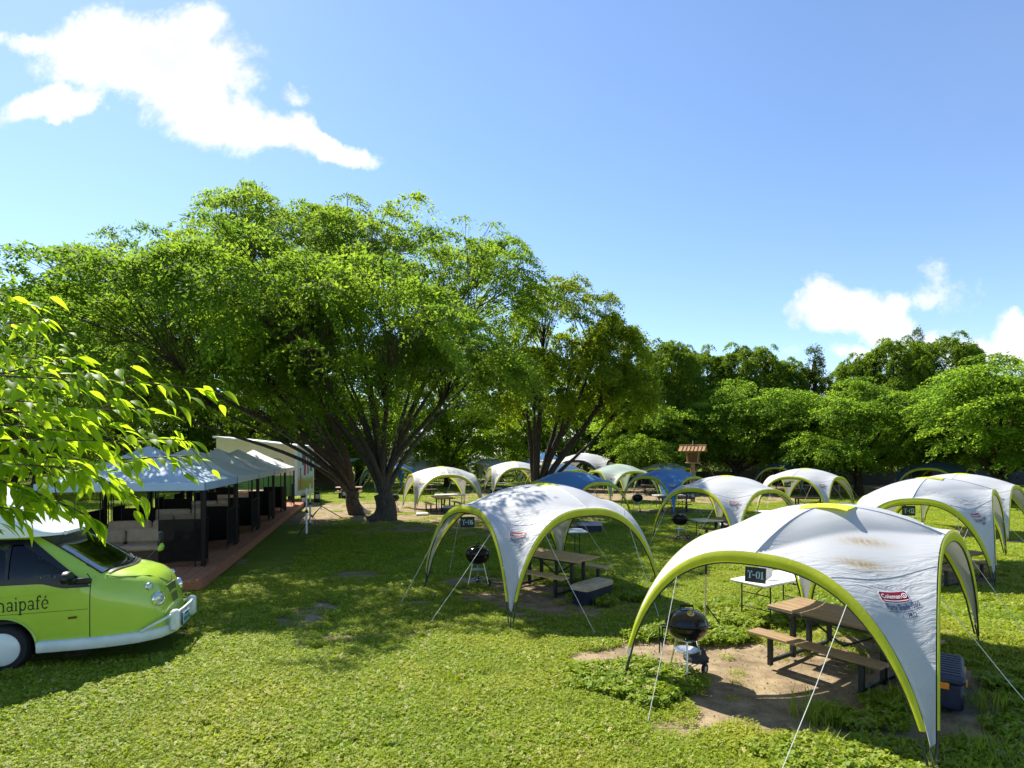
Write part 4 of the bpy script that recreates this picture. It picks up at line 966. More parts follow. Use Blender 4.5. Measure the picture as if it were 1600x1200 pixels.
# ------------------------------------------------------------------ the wooden deck with its row of gazebos
E1 = Vector((-.245, .9695, 0)); E2 = Vector((-.9695, -.245, 0)); O0 = Vector((-7.62, 14.35, 0)); DZ = .27
def D(s, l, z=0.0): return O0+E1*s+E2*l+Vector((0, 0, DZ+z))
DROT = math.atan2(E1.y, E1.x)
deck = thing('deck', 'long reddish brown plank deck under the row of gazebos', 'deck', (0, 0, 0))
for i in range(32):
    l = -.22+i*.145; c = 0.0; segs = [(-1.6, 5.4), (5.41, 13.2), (13.21, 21.3)] if i % 2 else [(-1.6, 8.8), (8.81, 16.4), (16.41, 21.3)]
    for a, b in segs:
        p = D((a+b)/2, l); MB().box((p.x, p.y, DZ-.014+rnd.uniform(-.002, .002)), (b-a, .138, .028), DROT, .003).build('deck_board', M['deck_wood'], deck)
for l in (-.305, 4.36):
    p = D(9.85, l); MB().box((p.x, p.y, DZ-.12), (22.9, .028, .20), DROT, .004).build('fascia_board', M['deck_wood'], deck)
for s_ in (-1.62, 21.32):
    p = D(s_, 2.03); MB().box((p.x, p.y, DZ-.12), (.028, 4.66, .20), DROT, .004).build('fascia_board', M['deck_wood'], deck)
GS = 3.72; EV = 2.10   # gazebo side and eave height above the deck
def make_gazebo(label, s0_, cloth, front):
    o = D(s0_+GS/2, GS/2); r = thing('gazebo', label, 'gazebo', o, DROT, 'gazebos in a row on the deck')
    h = GS/2-.04   # local x runs along the deck, local -y faces the lawn
    for k in range(4):
        c, sn = [(1, 0), (0, 1), (-1, 0), (0, -1)][k]
        def roof(u, v):
            a = (u-.5)*2*h*(1-v)+(u-.5)*2*.30*v; rr = h*(1-v)+.30*v; z = EV+(.76*v**1.12)-.035*math.sin(math.pi*u)*(1-v)*math.sin(math.pi*min(1, v+.1))
            return (rr*c-a*sn, rr*sn+a*c, z)
        o_ = MB().grid(roof, 14, 12).build('canopy_panel', M[cloth], r, sharp=None)
        crs = o_.data.attributes.new('crease', 'FLOAT', 'POINT'); crs.data.foreach_set('value', np.full(len(o_.data.vertices), .35, np.float32))
        def val(u, v):
            a = (u-.5)*2*h; rr = h+.012; return (rr*c-a*sn, rr*sn+a*c, EV-.20*v+.004)
        MB().grid(val, 12, 3).build('valance', M[cloth], r, sharp=None)
        def capf(u, v):
            a = (u-.5)*2*(.42*(1-v)); rr = .42*(1-v); return (rr*c-a*sn, rr*sn+a*c, EV+.70+.24*v)
        MB().grid(capf, 8, 4).build('vent_cap', M[cloth], r, sharp=None)
    for x in (-1, 1):
        for y in (-1, 1):
            MB().box((x*(h-.03), y*(h-.03), EV/2), (.075, .075, EV), ch=.008).build('post', M['bronze'], r)
            for dx, dy in ((.20, 0), (0, .20)):
                MB().tube([(x*(h-.03-dx), y*(h-.03-dy), 0), (x*(h-.03-dx), y*(h-.03-dy), EV)], .014, 6).build('side_bar', M['bronze'], r)
            m_ = MB()
            for z in (EV-.10, EV-.30): m_.tube([(x*(h-.05), y*(h-.05), z), (x*(h-.62), y*(h-.05), EV-.04)], .010, 5)
            m_.build('corner_brace', M['bronze'], r)
    for a in range(4):
        c, sn = [(1, 0), (0, 1), (-1, 0), (0, -1)][a]; q = h-.03
        MB().tube([(q*c-q*sn, q*sn+q*c, EV-.03), (q*c+q*sn, q*sn-q*c, EV-.03)], .02, 6).build('top_rail', M['bronze'], r)
    # net panels: beside the corner posts on the lawn side, on the back and on the front
    panels = [(h-.62, -h+.02, 1.08, 0, 'net'), (-h+.20, -h+.02, .34, 0, 'net_thin'), (h-.5, h-.02, .92, 0, 'net'), (-h+1.0, h-.02, .90, 0, 'net')]
    for px_, py_, wd, ro, mm in panels:
        f = MB().box((px_, py_, .66), (wd, .012, 1.02), ro).build('net_panel', M[mm], r)
        fr = MB()
        for z in (.15, 1.18): fr.tube([(px_-wd/2, py_, z), (px_+wd/2, py_, z)], .014, 5)
        for sx in (-1, 1): fr.tube([(px_+sx*wd/2, py_, .02), (px_+sx*wd/2, py_, 1.19)], .012, 5)
        fr.build('panel_frame', M['bronze'], f)
    if front:
        for yy_, wd in ((-h+.56, .95), (h-.9, .9)):
            f = MB().box((-h+.02, yy_, .66), (.012, wd, 1.02)).build('net_panel', M['net_thin' if cloth.endswith('blue') else 'net'], r); fr = MB()
            for z in (.15, 1.18): fr.tube([(-h+.02, yy_-wd/2, z), (-h+.02, yy_+wd/2, z)], .014, 5)
            for sx in (-1, 1): fr.tube([(-h+.02, yy_+sx*wd/2, .02), (-h+.02, yy_+sx*wd/2, EV)], .012, 5)
            fr.build('panel_frame', M['bronze'], f)
    return r
g1 = make_gazebo('nearest gazebo with roof coloured blue for shade at the front of the deck', 0, 'gazebo_cloth_shade_blue', True)
proto_g = make_gazebo('second gazebo from the van, pale grey roof with a folded vent', GS, 'gazebo_cloth', True)
for k, lb in ((2, 'middle gazebo of the row, pale grey roof'), (3, 'fourth gazebo from the van, pale grey sunlit roof'), (4, 'farthest gazebo of the row, next to the cream building')):
    dup(proto_g, lb, D(GS*k+GS/2, GS/2), DROT)
# sofas on the deck
def make_sofa(label, s_, l, rot, L=2.3):
    r = thing('sofa', label, 'sofa', D(s_, l), DROT+rot, 'beige cushioned sofas on the deck')
    MB().box((0, 0, .17), (L, .82, .30), ch=.02).build('base', M['wicker'], r)
    MB().box((0, .36, .46), (L, .10, .62), ch=.02).build('back_frame', M['wicker'], r)
    for x in (-1, 1): MB().box((x*(L/2-.06), -.02, .42), (.12, .78, .26), ch=.02).build('armrest', M['wicker'], r)
    n = 2
    for i in range(n):
        wd = (L-.28)/n; x = -(L-.28)/2+wd*(i+.5)
        MB().box((x, -.06, .395), (wd-.02, .70, .15), ch=.05).build('seat_cushion', M['cushion'], r)
        MB().box((x, .235, .66), (wd-.03, .17, .40), ch=.06, M=Matrix.Rotation(R(-9), 4, 'X')).build('back_cushion', M['cushion'], r)
    return r
sf = make_sofa('beige sofa nearest the van, its back cushions towards the second gazebo', 1.15, 2.25, R(-90), 2.6)
sf2 = dup(sf, 'second beige sofa in the nearest gazebo, behind the front one', D(3.05, 2.25), DROT+R(-90))
k = 2
for g_ in range(1, 5):
    dup(sf, ['', 'front beige sofa in the second gazebo', 'front beige sofa in the middle gazebo', 'front beige sofa in the fourth gazebo', 'front beige sofa in the farthest gazebo'][g_], D(GS*g_+1.15, 2.2), DROT+R(-90))
    dup(sf, ['', 'rear beige sofa in the second gazebo', 'rear beige sofa in the middle gazebo', 'rear beige sofa in the fourth gazebo', 'rear beige sofa in the farthest gazebo'][g_], D(GS*g_+3.05, 2.2), DROT+R(-90))
def make_low_table(label, s_):
    r = thing('low_table', label, 'low table', D(s_, 2.2), DROT, 'low tables between the sofas')
    MB().box((0, 0, .40), (.50, 1.1, .04), ch=.01).build('table_top', M['wood_brown'], r)
    for x in (-.24, .24):
        for y in (-.48, .48): MB().box((x, y, .19), (.06, .06, .38), ch=.006).build('leg', M['bronze'], r)
    return r
lt0 = make_low_table('low brown table between the two sofas nearest the van', 2.0)
for g_ in range(1, 5): dup(lt0, 'low brown table between the sofas of the %s gazebo' % ['', 'second', 'middle', 'fourth', 'farthest'][g_], D(GS*g_+2.0, 2.2), DROT)

# ------------------------------------------------------------------ cream building at the end of the deck
bd = thing('cream_building', 'cream and green shed with sloping roof and a picture panel, behind the deck', 'shed', (0, 0, 0))
A_ = Vector((-13.55, 36.2, 0)); ux = Vector((-.985, -.17, 0)); uy = Vector((-.17, .985, 0)); W_ = 4.7; DP = 3.4
uy = Vector((-.02, 1.0, 0)).normalized()
def B(u, v, z): return A_+ux*u+uy*v+Vector((0, 0, z))
def slab(name, pts, m_, par): return MB().add(pts, [(0, 1, 2, 3), (7, 6, 5, 4), (0, 4, 5, 1), (1, 5, 6, 2), (2, 6, 7, 3), (3, 7, 4, 0)]).build(name, M[m_], par, smooth=False)
zA, zB = 3.52, 4.05
def wallpiece(name, u0, u1, z0, z1a, z1b, m_, off=0.0):
    # a piece of the long wall between u0 and u1, its top running from z1a to z1b
    return slab(name, [B(u0, -off, z0), B(u1, -off, z0), B(u1, -off, z1b), B(u0, -off, z1a), B(u0, .12, z0), B(u1, .12, z0), B(u1, .12, z1b), B(u0, .12, z1a)], m_, bd)
wallpiece('wall', 0, W_, 1.75, zA, zB, 'cream_wall'); wallpiece('wall', 0, W_, .45, 1.75, 1.75, 'green_wall', .004)
slab('wall', [B(0, .12, .45), B(0, DP, .45), B(0, DP, zA), B(0, .12, zA), B(.12, .12, .45), B(.12, DP, .45), B(.12, DP, zA), B(.12, .12, zA)], 'cream_wall', bd)
slab('wall', [B(W_-.12, .12, .45), B(W_-.12, DP, .45), B(W_-.12, DP, zB), B(W_-.12, .12, zB), B(W_, .12, .45), B(W_, DP, .45), B(W_, DP, zB), B(W_, .12, zB)], 'cream_wall', bd)
slab('wall', [B(.12, DP-.12, .45), B(W_-.12, DP-.12, .45), B(W_-.12, DP-.12, zB-.05), B(.12, DP-.12, zA), B(.12, DP, .45), B(W_-.12, DP, .45), B(W_-.12, DP, zB-.05), B(.12, DP, zA)], 'cream_wall', bd)
slab('roof', [B(-.1, -.15, zA), B(W_+.15, -.15, zB+.03), B(W_+.15, -.15, zB+.15), B(-.1, -.15, zA+.12), B(-.1, DP+.1, zA), B(W_+.15, DP+.1, zB+.03), B(W_+.15, DP+.1, zB+.15), B(-.1, DP+.1, zA+.12)], 'white_trim', bd)
slab('corner_trim', [B(-.03, -.03, .45), B(.10, -.03, .45), B(.10, -.03, zA), B(-.03, -.03, zA), B(-.03, .10, .45), B(.10, .10, .45), B(.10, .10, zA), B(-.03, .10, zA)], 'white_trim', bd)
for u in (.5, 2.3, 4.2):
    for v in (.5, DP-.5):
        p = B(u, v, .23); MB().box(p, (.3, .3, .46)).build('support', M['dark_wood'], bd)
def wall_text(body, uc, z, wd, m_):
    tv, tf = TXT[body]; k_ = wd/(tv[:, 0].max()-tv[:, 0].min())
    MB().add([B(uc-v[0]*k_, -.012, z+v[1]*k_) for v in tv], tf).build('lettering', M[m_], bd, smooth=False)
wall_text('GreenMagic', 3.55, 1.42, 1.25, 'print_black')
for z, w_ in ((1.18, .8), (1.05, .95)):
    slab('print_line', [B(3.55-w_/2, -.012, z), B(3.55+w_/2, -.012, z), B(3.55+w_/2, -.012, z+.03), B(3.55-w_/2, -.012, z+.03), B(3.55-w_/2, -.006, z), B(3.55+w_/2, -.006, z), B(3.55+w_/2, -.006, z+.03), B(3.55-w_/2, -.006, z+.03)], 'print_black', bd)
def arcs():
    b = MB(); b.tube([B(1.2+.42*math.cos(a), -.01, 2.55+.25*math.sin(a)) for a in np.linspace(.2, 2.9, 9)], .02, 5); return b
arcs().build('painted_arch', M['wicker'], bd)
# the picture on its short wall: strips of sky, meadow and dressed figures, as a printed panel
def picture_mat():
    m_ = bpy.data.materials.new('printed_picture'); m_.use_nodes = True; t = NT(m_.node_tree); t.t.nodes.clear()
    at = t.n('ShaderNodeAttribute', attribute_name='uvz'); s_ = t.n('ShaderNodeSeparateXYZ'); t.l(at.outputs['Vector'], s_.inputs[0]); x, z = s_.outputs[0], s_.outputs[1]
    n1 = t.noise(at.outputs['Vector'], 5, 4, .6)
    c = t.mix(t.ramp(t.m('ADD', z, t.m('MULTIPLY', n1.outputs[0], .2)), .30, .50), (.30, .32, .06), (.42, .60, .66))
    def band(x0, w_, z0, z1, col, c):
        f = t.m('MULTIPLY', t.m('LESS_THAN', t.m('ABSOLUTE', t.m('SUBTRACT', t.m('ADD', x, t.m('MULTIPLY', n1.outputs[0], .10)), x0+.05)), w_), t.m('MULTIPLY', t.m('GREATER_THAN', z, z0), t.m('LESS_THAN', z, z1)))
        return t.mix(f, c, col)
    c = band(.30, .055, .62, .92, (.03, .07, .10), c); c = band(.42, .07, .35, .82, (.35, .03, .05), c); c = band(.42, .055, .82, .93, (.04, .03, .03), c)
    c = band(.62, .055, .55, .86, (.04, .10, .28), c); c = band(.64, .05, .38, .55, (.16, .06, .03), c); c = band(.14, .045, .05, .55, (.40, .10, .05), c); c = band(.84, .10, .45, .99, (.05, .13, .04), c)
    b = t.n('ShaderNodeBsdfPrincipled'); t.l(c, b.inputs['Base Color']); b.inputs['Roughness'].default_value = .5
    t.l(b.outputs[0], t.n('ShaderNodeOutputMaterial').inputs['Surface']); return m_
M['printed_picture'] = picture_mat()
pp = MB().grid(lambda u, v: B(-.015, .30+2.9*u, .78+2.6*v), 6, 6).build('picture_panel', M['printed_picture'], bd, smooth=False)
ua = pp.data.attributes.new('uvz', 'FLOAT_VECTOR', 'POINT'); ua.data.foreach_set('vector', np.array([(i/6, j/6, 0) for i in range(7) for j in range(7)], np.float32).ravel())
# dark hut farther back
ht = thing('hut', 'dark open hut with a grey tin roof, far back beside the cream building', 'hut', (-16.8, 50.0, 0), R(-8))
for x in (-2.3, 2.3):
    for y in (-1.6, 1.6): MB().box((x, y, 1.05), (.16, .16, 2.1), ch=.01).build('post', M['dark_wood'], ht)
MB().box((0, 1.6, 1.1), (4.6, .08, 1.9)).build('wall', M['dark_wood'], ht); MB().box((-.9, -1.6, 1.55), (2.9, .07, .75)).build('wall', M['dark_wood'], ht)
MB().add([(-2.8, -2.2, 2.05), (2.8, -2.2, 2.05), (2.8, 2.2, 2.65), (-2.8, 2.2, 2.65), (-2.8, -2.2, 2.13), (2.8, -2.2, 2.13), (2.8, 2.2, 2.73), (-2.8, 2.2, 2.73)], [(3, 2, 1, 0), (4, 5, 6, 7), (0, 1, 5, 4), (1, 2, 6, 5), (2, 3, 7, 6), (3, 0, 4, 7)]).build('roof', M['tin_roof'], ht, smooth=False)
MB().box((-.9, -1.75, 1.02), (3.1, .4, .05), ch=.01).build('counter', M['grey_plastic'], ht)
# lamps, stands and poles at the end of the deck
def make_box_lamp(label, loc, rot):
    r = thing('box_lamp', label, 'lamp', loc, rot, 'black box lamps by the cream building')
    MB().box((0, 0, .30), (.34, .30, .60), ch=.02).build('case', M['black_plastic'], r); MB().box((0, -.155, .38), (.22, .02, .26), ch=.005).build('window', M['print_grey'], r)
    MB().box((0, 0, .63), (.38, .34, .06), ch=.02).build('top', M['black_plastic'], r); MB().tube([(-.1, 0, .65), (-.08, 0, .74), (.08, 0, .74), (.1, 0, .65)], .012, 6).build('handle', M['black_plastic'], r)
    return r
bl = make_box_lamp('black box lamp on the grass at the far end of the deck', at(-12.35, 34.2), R(10))
dup(bl, 'black box lamp in front of the picture panel', at(-12.5, 36.9), R(25)); dup(bl, 'black box lamp right of the picture panel', at(-11.55, 39.6), R(25))
def make_pole(label, x, y, h):
    r = thing('pole_stand', label, 'pole', at(x, y), 0, 'slim white poles beside the deck')
    MB().tube([(0, 0, .05), (0, 0, h*.5)], .042, 8).build('lower_tube', M['print_white'], r); MB().tube([(0, 0, h*.5), (0, 0, h)], .030, 8).build('upper_tube', M['print_white'], r)
    MB().tube([(0, 0, h*.47), (0, 0, h*.53)], .055, 8).build('clamp', M['black_plastic'], r)
    for a in (.3, 2.4, 4.5): MB().tube([(0, 0, .45), (.55*math.cos(a), .55*math.sin(a), .015)], .014, 6).build('leg', M['leg_dark'], r)
    return r
p0 = make_pole('slim white pole on a dark tripod foot right of the deck', -7.85, 22.0, 1.78)
dup(p0, 'second slim white pole, just behind the first one', at(-8.9, 25.4), 1.0, (1, 1, 1.0))
tp = thing('tripod', 'black spread tripod on the grass left of the big tree', 'tripod', at(-9.05, 27.3))
MB().tube([(0, 0, .45), (0, 0, 1.75)], .018, 6).build('mast', M['leg_dark'], tp)
for a in (.2, 2.3, 4.4): MB().tube([(0, 0, .62), (1.0*math.cos(a), 1.0*math.sin(a), .01)], .020, 6).build('leg', M['leg_dark'], tp)
# far parasols under the low branches
def make_parasol(label, x, y, h, m_='beige_cloth'):
    r = thing('parasol', label, 'parasol', at(x, y), 0, 'far parasols under the trees')
    MB().tube([(0, 0, 0), (0, 0, h)], .03, 6).build('pole', M['print_grey'], r); MB().lathe([(0, h+.05), (.7, h-.22), (1.45, h-.55), (1.43, h-.70)], 8).build('canopy', M[m_], r, smooth=False)
    MB().lathe([(.0, .0), (.28, .0), (.28, .08), (.05, .12)], 12).build('foot', M['grey_plastic'], r)
    return r
ps = make_parasol('beige parasol far behind, left of the shaded tent', -10.6, 58.0, 3.05)
dup(ps, 'beige parasol far behind, above the shaded tent roof', at(-7.6, 60.0)); dup(ps, 'beige parasol beyond the dark hut, left of the big trunk', at(-19.2, 60.5))
# blue pyramid awning
pg = thing('awning_tent', 'blue pyramid awning on four posts, far back behind the leaning trunk', 'awning', at(3.15, 54.0), R(12))
for x in (-1, 1):
    for y in (-1, 1): MB().tube([(x*1.75, y*1.75, 0), (x*1.75, y*1.75, 2.25)], .03, 6).build('post', M['print_grey'], pg)
MB().add([(-1.95, -1.95, 2.2), (1.95, -1.95, 2.2), (1.95, 1.95, 2.2), (-1.95, 1.95, 2.2), (0, 0, 3.35), (-1.95, -1.95, 1.98), (1.95, -1.95, 1.98), (1.95, 1.95, 1.98), (-1.95, 1.95, 1.98)],
         [(0, 1, 4), (1, 2, 4), (2, 3, 4), (3, 0, 4), (5, 6, 1, 0), (6, 7, 2, 1), (7, 8, 3, 2), (8, 5, 0, 3)]).build('canopy', M['blue_cloth'], pg, smooth=False)
# dark boundary fence behind the right hand trees
def make_fence():
    r = thing('boundary_fence', 'dark boarded fence with a wire top behind the right hand trees', 'fence', (0, 0, 0))
    x0, x1, y0, y1 = 5.0, 52.0, 55.0, 58.0; n = 24
    for i in range(n+1):
        f = i/n; x, y = x0+(x1-x0)*f, y0+(y1-y0)*f
        MB().box((x, y, 1.12), (.09, .09, 2.24), ch=.01).build('post', M['fence'], r)
        if i < n:
            xm, ym = x+(x1-x0)/n/2, y+(y1-y0)/n/2; an = math.atan2(y1-y0, x1-x0); wd = (x1-x0)/n/math.cos(an)-.1
            MB().box((xm, ym, .74), (wd, .05, 1.36), an).build('board_panel', M['fence_wall'], r)
            for z in (1.46, 2.16): MB().box((xm, ym, z), (wd, .03, .03), an).build('rail', M['fence'], r)
            b = MB()
            for q in range(12): b.box((xm+(q-5.5)*wd/12*math.cos(an), ym+(q-5.5)*wd/12*math.sin(an), 1.81), (.02, .02, .67), an)
            for z in (1.64, 1.82, 2.0): b.box((xm, ym, z), (wd, .012, .014), an)
            o = b.build('wire_grid', M['fence'], r); o['kind'] = 'stuff'
    return r
make_fence()
# ------------------------------------------------------------------ the lime green van (local x forward, nose at x = 0, y to its left)
VH = R(15); van = thing('parked_van', 'lime green van with a white raised roof and round headlights, parked by the deck', 'van', (-5.50, 9.42, 0.0), VH); van.scale = (1.06, 1.06, 1.06)
ZT = [(-4.7, 1.86), (-1.66, 1.85), (-1.54, 1.82), (-1.16, 1.575), (-.78, 1.31), (-.66, 1.255), (-.45, 1.215), (-.28, 1.165), (-.15, 1.075), (-.07, .94), (-.02, .77), (0.0, .60)]
WT = [(-4.7, .80), (-.95, .80), (-.62, .775), (-.34, .71), (-.15, .625), (-.05, .55), (0, .48)]
itp = lambda tb, x: float(np.interp(x, [p[0] for p in tb], [p[1] for p in tb]))
def smooth_itp(tb, x, h=.05): return (itp(tb, x-h)+2*itp(tb, x)+itp(tb, x+h))/4 if x < -.06 else itp(tb, x)
Z0 = .27; XW, RW = -1.86, .395; ZW = .31
def zt(x): return smooth_itp(ZT, x, .04)
def wd_(x): return smooth_itp(WT, x, .06)
def ex(x): return float(np.interp(x, [-1.3, -.5, -.15, 0], [.30, .40, .52, .60]))
def tumble(z): return 1-.17*float(sstep((z-1.05)/.9))
def sec(x, ph):
    a = ex(x); c, s_ = math.cos(ph), math.sin(ph); z = Z0+(zt(x)-Z0)*max(s_, 0)**a
    y = wd_(x)*math.copysign(abs(c)**a, c)*tumble(z); return y, z
def side_y(x, z):
    a = ex(x); q = min(max((z-Z0)/(zt(x)-Z0), 0), .9999); s_ = q**(1/a); c = math.sqrt(max(0, 1-s_*s_)); return wd_(x)*c**a*tumble(z)
def arch_z(x):
    d2 = RW*RW-(x-XW)**2; return max(Z0, ZW+math.sqrt(d2)) if d2 > 0 else Z0
xs = sorted(set([round(v, 4) for v in list(np.linspace(-4.7, -2.4, 10))+list(np.linspace(XW-RW-.02, XW+RW+.02, 34))+list(np.linspace(-1.45, 0, 56))]))
NPH = 66
def bodypt(x, j):
    zb = arch_z(x); a = ex(x); zf = min(.9, (zb-Z0)/(zt(x)-Z0)); t = j/NPH; h = t if t <= .5 else 1-t
    if h < .30: ph = math.asin((zf+(.93-zf)*h/.30)**(1/a))
    else:
        y0 = math.cos(math.asin(.93**(1/a)))**a; ph = math.acos(min(1, (y0*(1-(h-.30)/.20))**(1/a)) if h < .5 else 0)
    if t > .5: ph = math.pi-ph
    y, z = sec(x, ph); return (x, y, z)
def win_front_x(z): return -1.58+(1.70-z)*1.42          # slanting A pillar line of the side window
def in_side(x, z): return 1.20 < z < 1.70 and -2.62 < x < win_front_x(z)-.10
def wb(y): return -.76+.16*(1-(y/.62)**2)               # bottom line of the windscreen, bowed forward
def in_screen(x, y): return abs(y) < .62-.10*max(0, (-.8-x)/.75) and -1.50 < x < wb(min(.62, abs(y)))-.02
b = MB(); V = [bodypt(x, j) for x in xs for j in range(NPH+1)]; F = []
for i in range(len(xs)-1):
    for j in range(NPH):
        q = [i*(NPH+1)+j, (i+1)*(NPH+1)+j, (i+1)*(NPH+1)+j+1, i*(NPH+1)+j+1]
        c = np.mean([V[k] for k in q], axis=0); sidey = side_y(c[0], c[2])
        if in_screen(c[0], c[1]) and c[2] > 1.2: continue
        if in_side(c[0], c[2]) and abs(c[1]) > .55*wd_(c[0]): continue
        F.append(tuple(q))
n0 = len(xs)-1; F.append(tuple(n0*(NPH+1)+j for j in range(NPH+1)))
b.add(V, F)
body = b.build('body', M['van_green'], van, sharp=55)
def side_patch(name, quad, mt, off, nu=20, nv=8, sgn=-1, par=None, keep=None):
    """a patch of the flank between four (x, z) corners, laid just proud of the body"""
    def f(u, v):
        x = (quad[0][0]*(1-u)+quad[1][0]*u)*(1-v)+(quad[3][0]*(1-u)+quad[2][0]*u)*v
        z = (quad[0][1]*(1-u)+quad[1][1]*u)*(1-v)+(quad[3][1]*(1-u)+quad[2][1]*u)*v
        return (x, sgn*(side_y(x, z)+off), z)
    return MB().grid(f, nu, nv, keep).build(name, M[mt], par or van, sharp=None)
for sgn in (-1, 1):
    # black surround, dipping towards the mirror, then the glass
    trim = MB()
    def trimf(u, v, sgn=sgn):
        z1 = 1.735; xb = -2.70+u*(-.83+2.70); zb = 1.150-.075*sstep((xb+1.45)/.35); xt = -2.70+u*(win_front_x(z1)+.035+2.70)
        x = xb*(1-v)+xt*v; z = zb*(1-v)+z1*v; return (x, sgn*(side_y(x, z)+.011), z)
    def trim_keep(u, v):
        x, y, z = trimf(u, v, 1); return not (1.235 < z < 1.675 and x < win_front_x(z)-.15)
    trim.grid(trimf, 90, 30, trim_keep); trim.build('window_trim', M['van_black'], van, sharp=None)
    side_patch('side_window', [(-2.66, 1.17), (win_front_x(1.17)-.07, 1.17), (win_front_x(1.715)-.07, 1.715), (-2.66, 1.715)], 'glass_dark', -.008, 20, 8, sgn)
    side_patch('window_post', [(-1.82, 1.19), (-1.785, 1.19), (-1.805, 1.71), (-1.84, 1.71)], 'van_black', .007, 1, 8, sgn)
    for quad in ([(-.842, .30), (-.832, .30), (-.838, 1.16), (-.848, 1.16)], [(-.842, 1.16), (-.832, 1.16), (-.90, 1.25), (-.91, 1.25)]):
        side_patch('door_seam', quad, 'van_black', .0025, 1, 14, sgn)
    side_patch('door_crease', [(-3.2, .735), (-.86, .775), (-.86, .781), (-3.2, .741)], 'print_black', .0020, 30, 1, sgn)
    side_patch('door_crease', [(-3.2, .905), (-.86, 1.04), (-.86, 1.046), (-3.2, .911)], 'van_green', .010, 30, 1, sgn)
    side_patch('side_marker', [(-1.09, .655), (-.985, .662), (-.985, .694), (-1.09, .687)], 'marker_red', .010, 4, 2, sgn)
    # rim of the wheel arch
    MB().tube([(XW+(RW+.012)*math.cos(a), sgn*(side_y(XW+RW*math.cos(a), max(Z0+.02, ZW+RW*math.sin(a)))+.006), ZW+(RW+.012)*math.sin(a)) for a in np.linspace(.02, math.pi-.02, 22)], .014, 6).build('arch_rim', M['van_green'], van)
# windscreen
def screenf(u, v, off=.0):
    y = -.64+1.28*u; k = .62-.10
    yb = (-.63+1.26*u); yt = (-.545+1.09*u); y = yb*(1-v)+yt*v
    xb = wb(min(.62, abs(yb)))+.005; x = xb*(1-v)+(-1.515)*v
    # height on the body at this place
    z = zt(x)
    for _ in range(4):
        a = ex(x); c = min(.9999, (abs(y)/(wd_(x)*tumble(z)))**(1/a)); z = Z0+(zt(x)-Z0)*math.sqrt(1-c*c)**a
    return (x, y, z+.006+off)
MB().grid(screenf, 24, 16).build('windscreen', M['glass_green'], van, sharp=None)
sc_ = MB()
for u0, v0, u1, v1 in ((0, 0, 1, 0), (0, 1, 1, 1), (0, 0, 0, 1), (1, 0, 1, 1)):
    sc_.tube([screenf(u0+(u1-u0)*t, v0+(v1-v0)*t, .004) for t in np.linspace(0, 1, 14)], .011, 5)
sc_.build('windscreen_seal', M['van_black'], van)
for u0 in (.30, .72):
    wv_ = MB().tube([screenf(u0+.30*t, .03+.08*math.sin(t*1.2), .02) for t in np.linspace(0, 1, 6)], [.012, .009, .008, .007, .007, .006], 5)
    wo_ = wv_.build('wiper', M['van_black'], van)
    MB().tube([screenf(u0+.02+.40*t, .07+.075*t, .014) for t in np.linspace(0, 1, 6)], .006, 4).build('blade', M['van_black'], wo_)
# cowl below the windscreen, interior
MB().grid(lambda u, v: (wb(min(.6, abs(-.58+1.16*u)))+.03+.05*v-.01, -.58+1.16*u, screenf(u, 0)[2]+.004-.012*v), 20, 3).build('cowl', M['van_black'], van, sharp=None)
MB().grid(lambda u, v: (-.80-.40*v, -.70+1.4*u, 1.20-.10*v*v+.02*math.sin(3*u)), 12, 6).build('dashboard', M['dash'], van, sharp=None)
MB().tube([(-1.40+.05*math.cos(a), -.34+.18*math.sin(a), 1.22+.15*math.cos(a)) for a in np.linspace(0, 6.283, 20)], .014, 6).build('steering_wheel', M['van_black'], van)
for y in (-.36, .36):
    st = MB().box((-1.95, y, .95), (.50, .48, .16), ch=.05); st.box((-2.18, y, 1.25), (.15, .46, .62), ch=.06); st.box((-2.22, y, 1.66), (.10, .26, .18), ch=.04)
    st.build('seat', M['seat_cloth'], van)
MB().box((-2.75, 0, 1.1), (.05, 1.35, 1.3)).build('partition', M['seat_cloth'], van); MB().box((-1.9, 0, .62), (2.3, 1.3, .04)).build('cabin_floor', M['seat_cloth'], van)
MB().box((-1.86, 0, .40), (.9, 1.12, .5)).build('wheel_well', M['van_black'], van)
# white raised roof
def capf(u, v):
    x = -1.28-3.35*u; top = 1.80+.60*float(sstep((u)/.30))+.0; top = min(top, 2.36+.05*math.sin(math.pi*u)); a = .42
    ph = math.pi*v; c, s_ = math.cos(ph), math.sin(ph); wv = .745*float(np.interp(u, [0, .04, .12, 1], [.70, .86, 1.02, 1.04]))
    return (x-.05*s_*0, wv*math.copysign(abs(c)**a, c)*(1-.10*max(s_, 0)**2), 1.775+(top-1.775+.03)*max(s_, 0)**a)
cp_ = MB().grid(capf, 40, 36); cp_.F.append(tuple(range(37))); cp_.build('raised_roof', M['van_white'], van, sharp=60)
MB().tube([(-1.25, y, 1.80) for y in np.linspace(-.50, .50, 9)], .03, 8).build('roof_lip', M['van_white'], van)
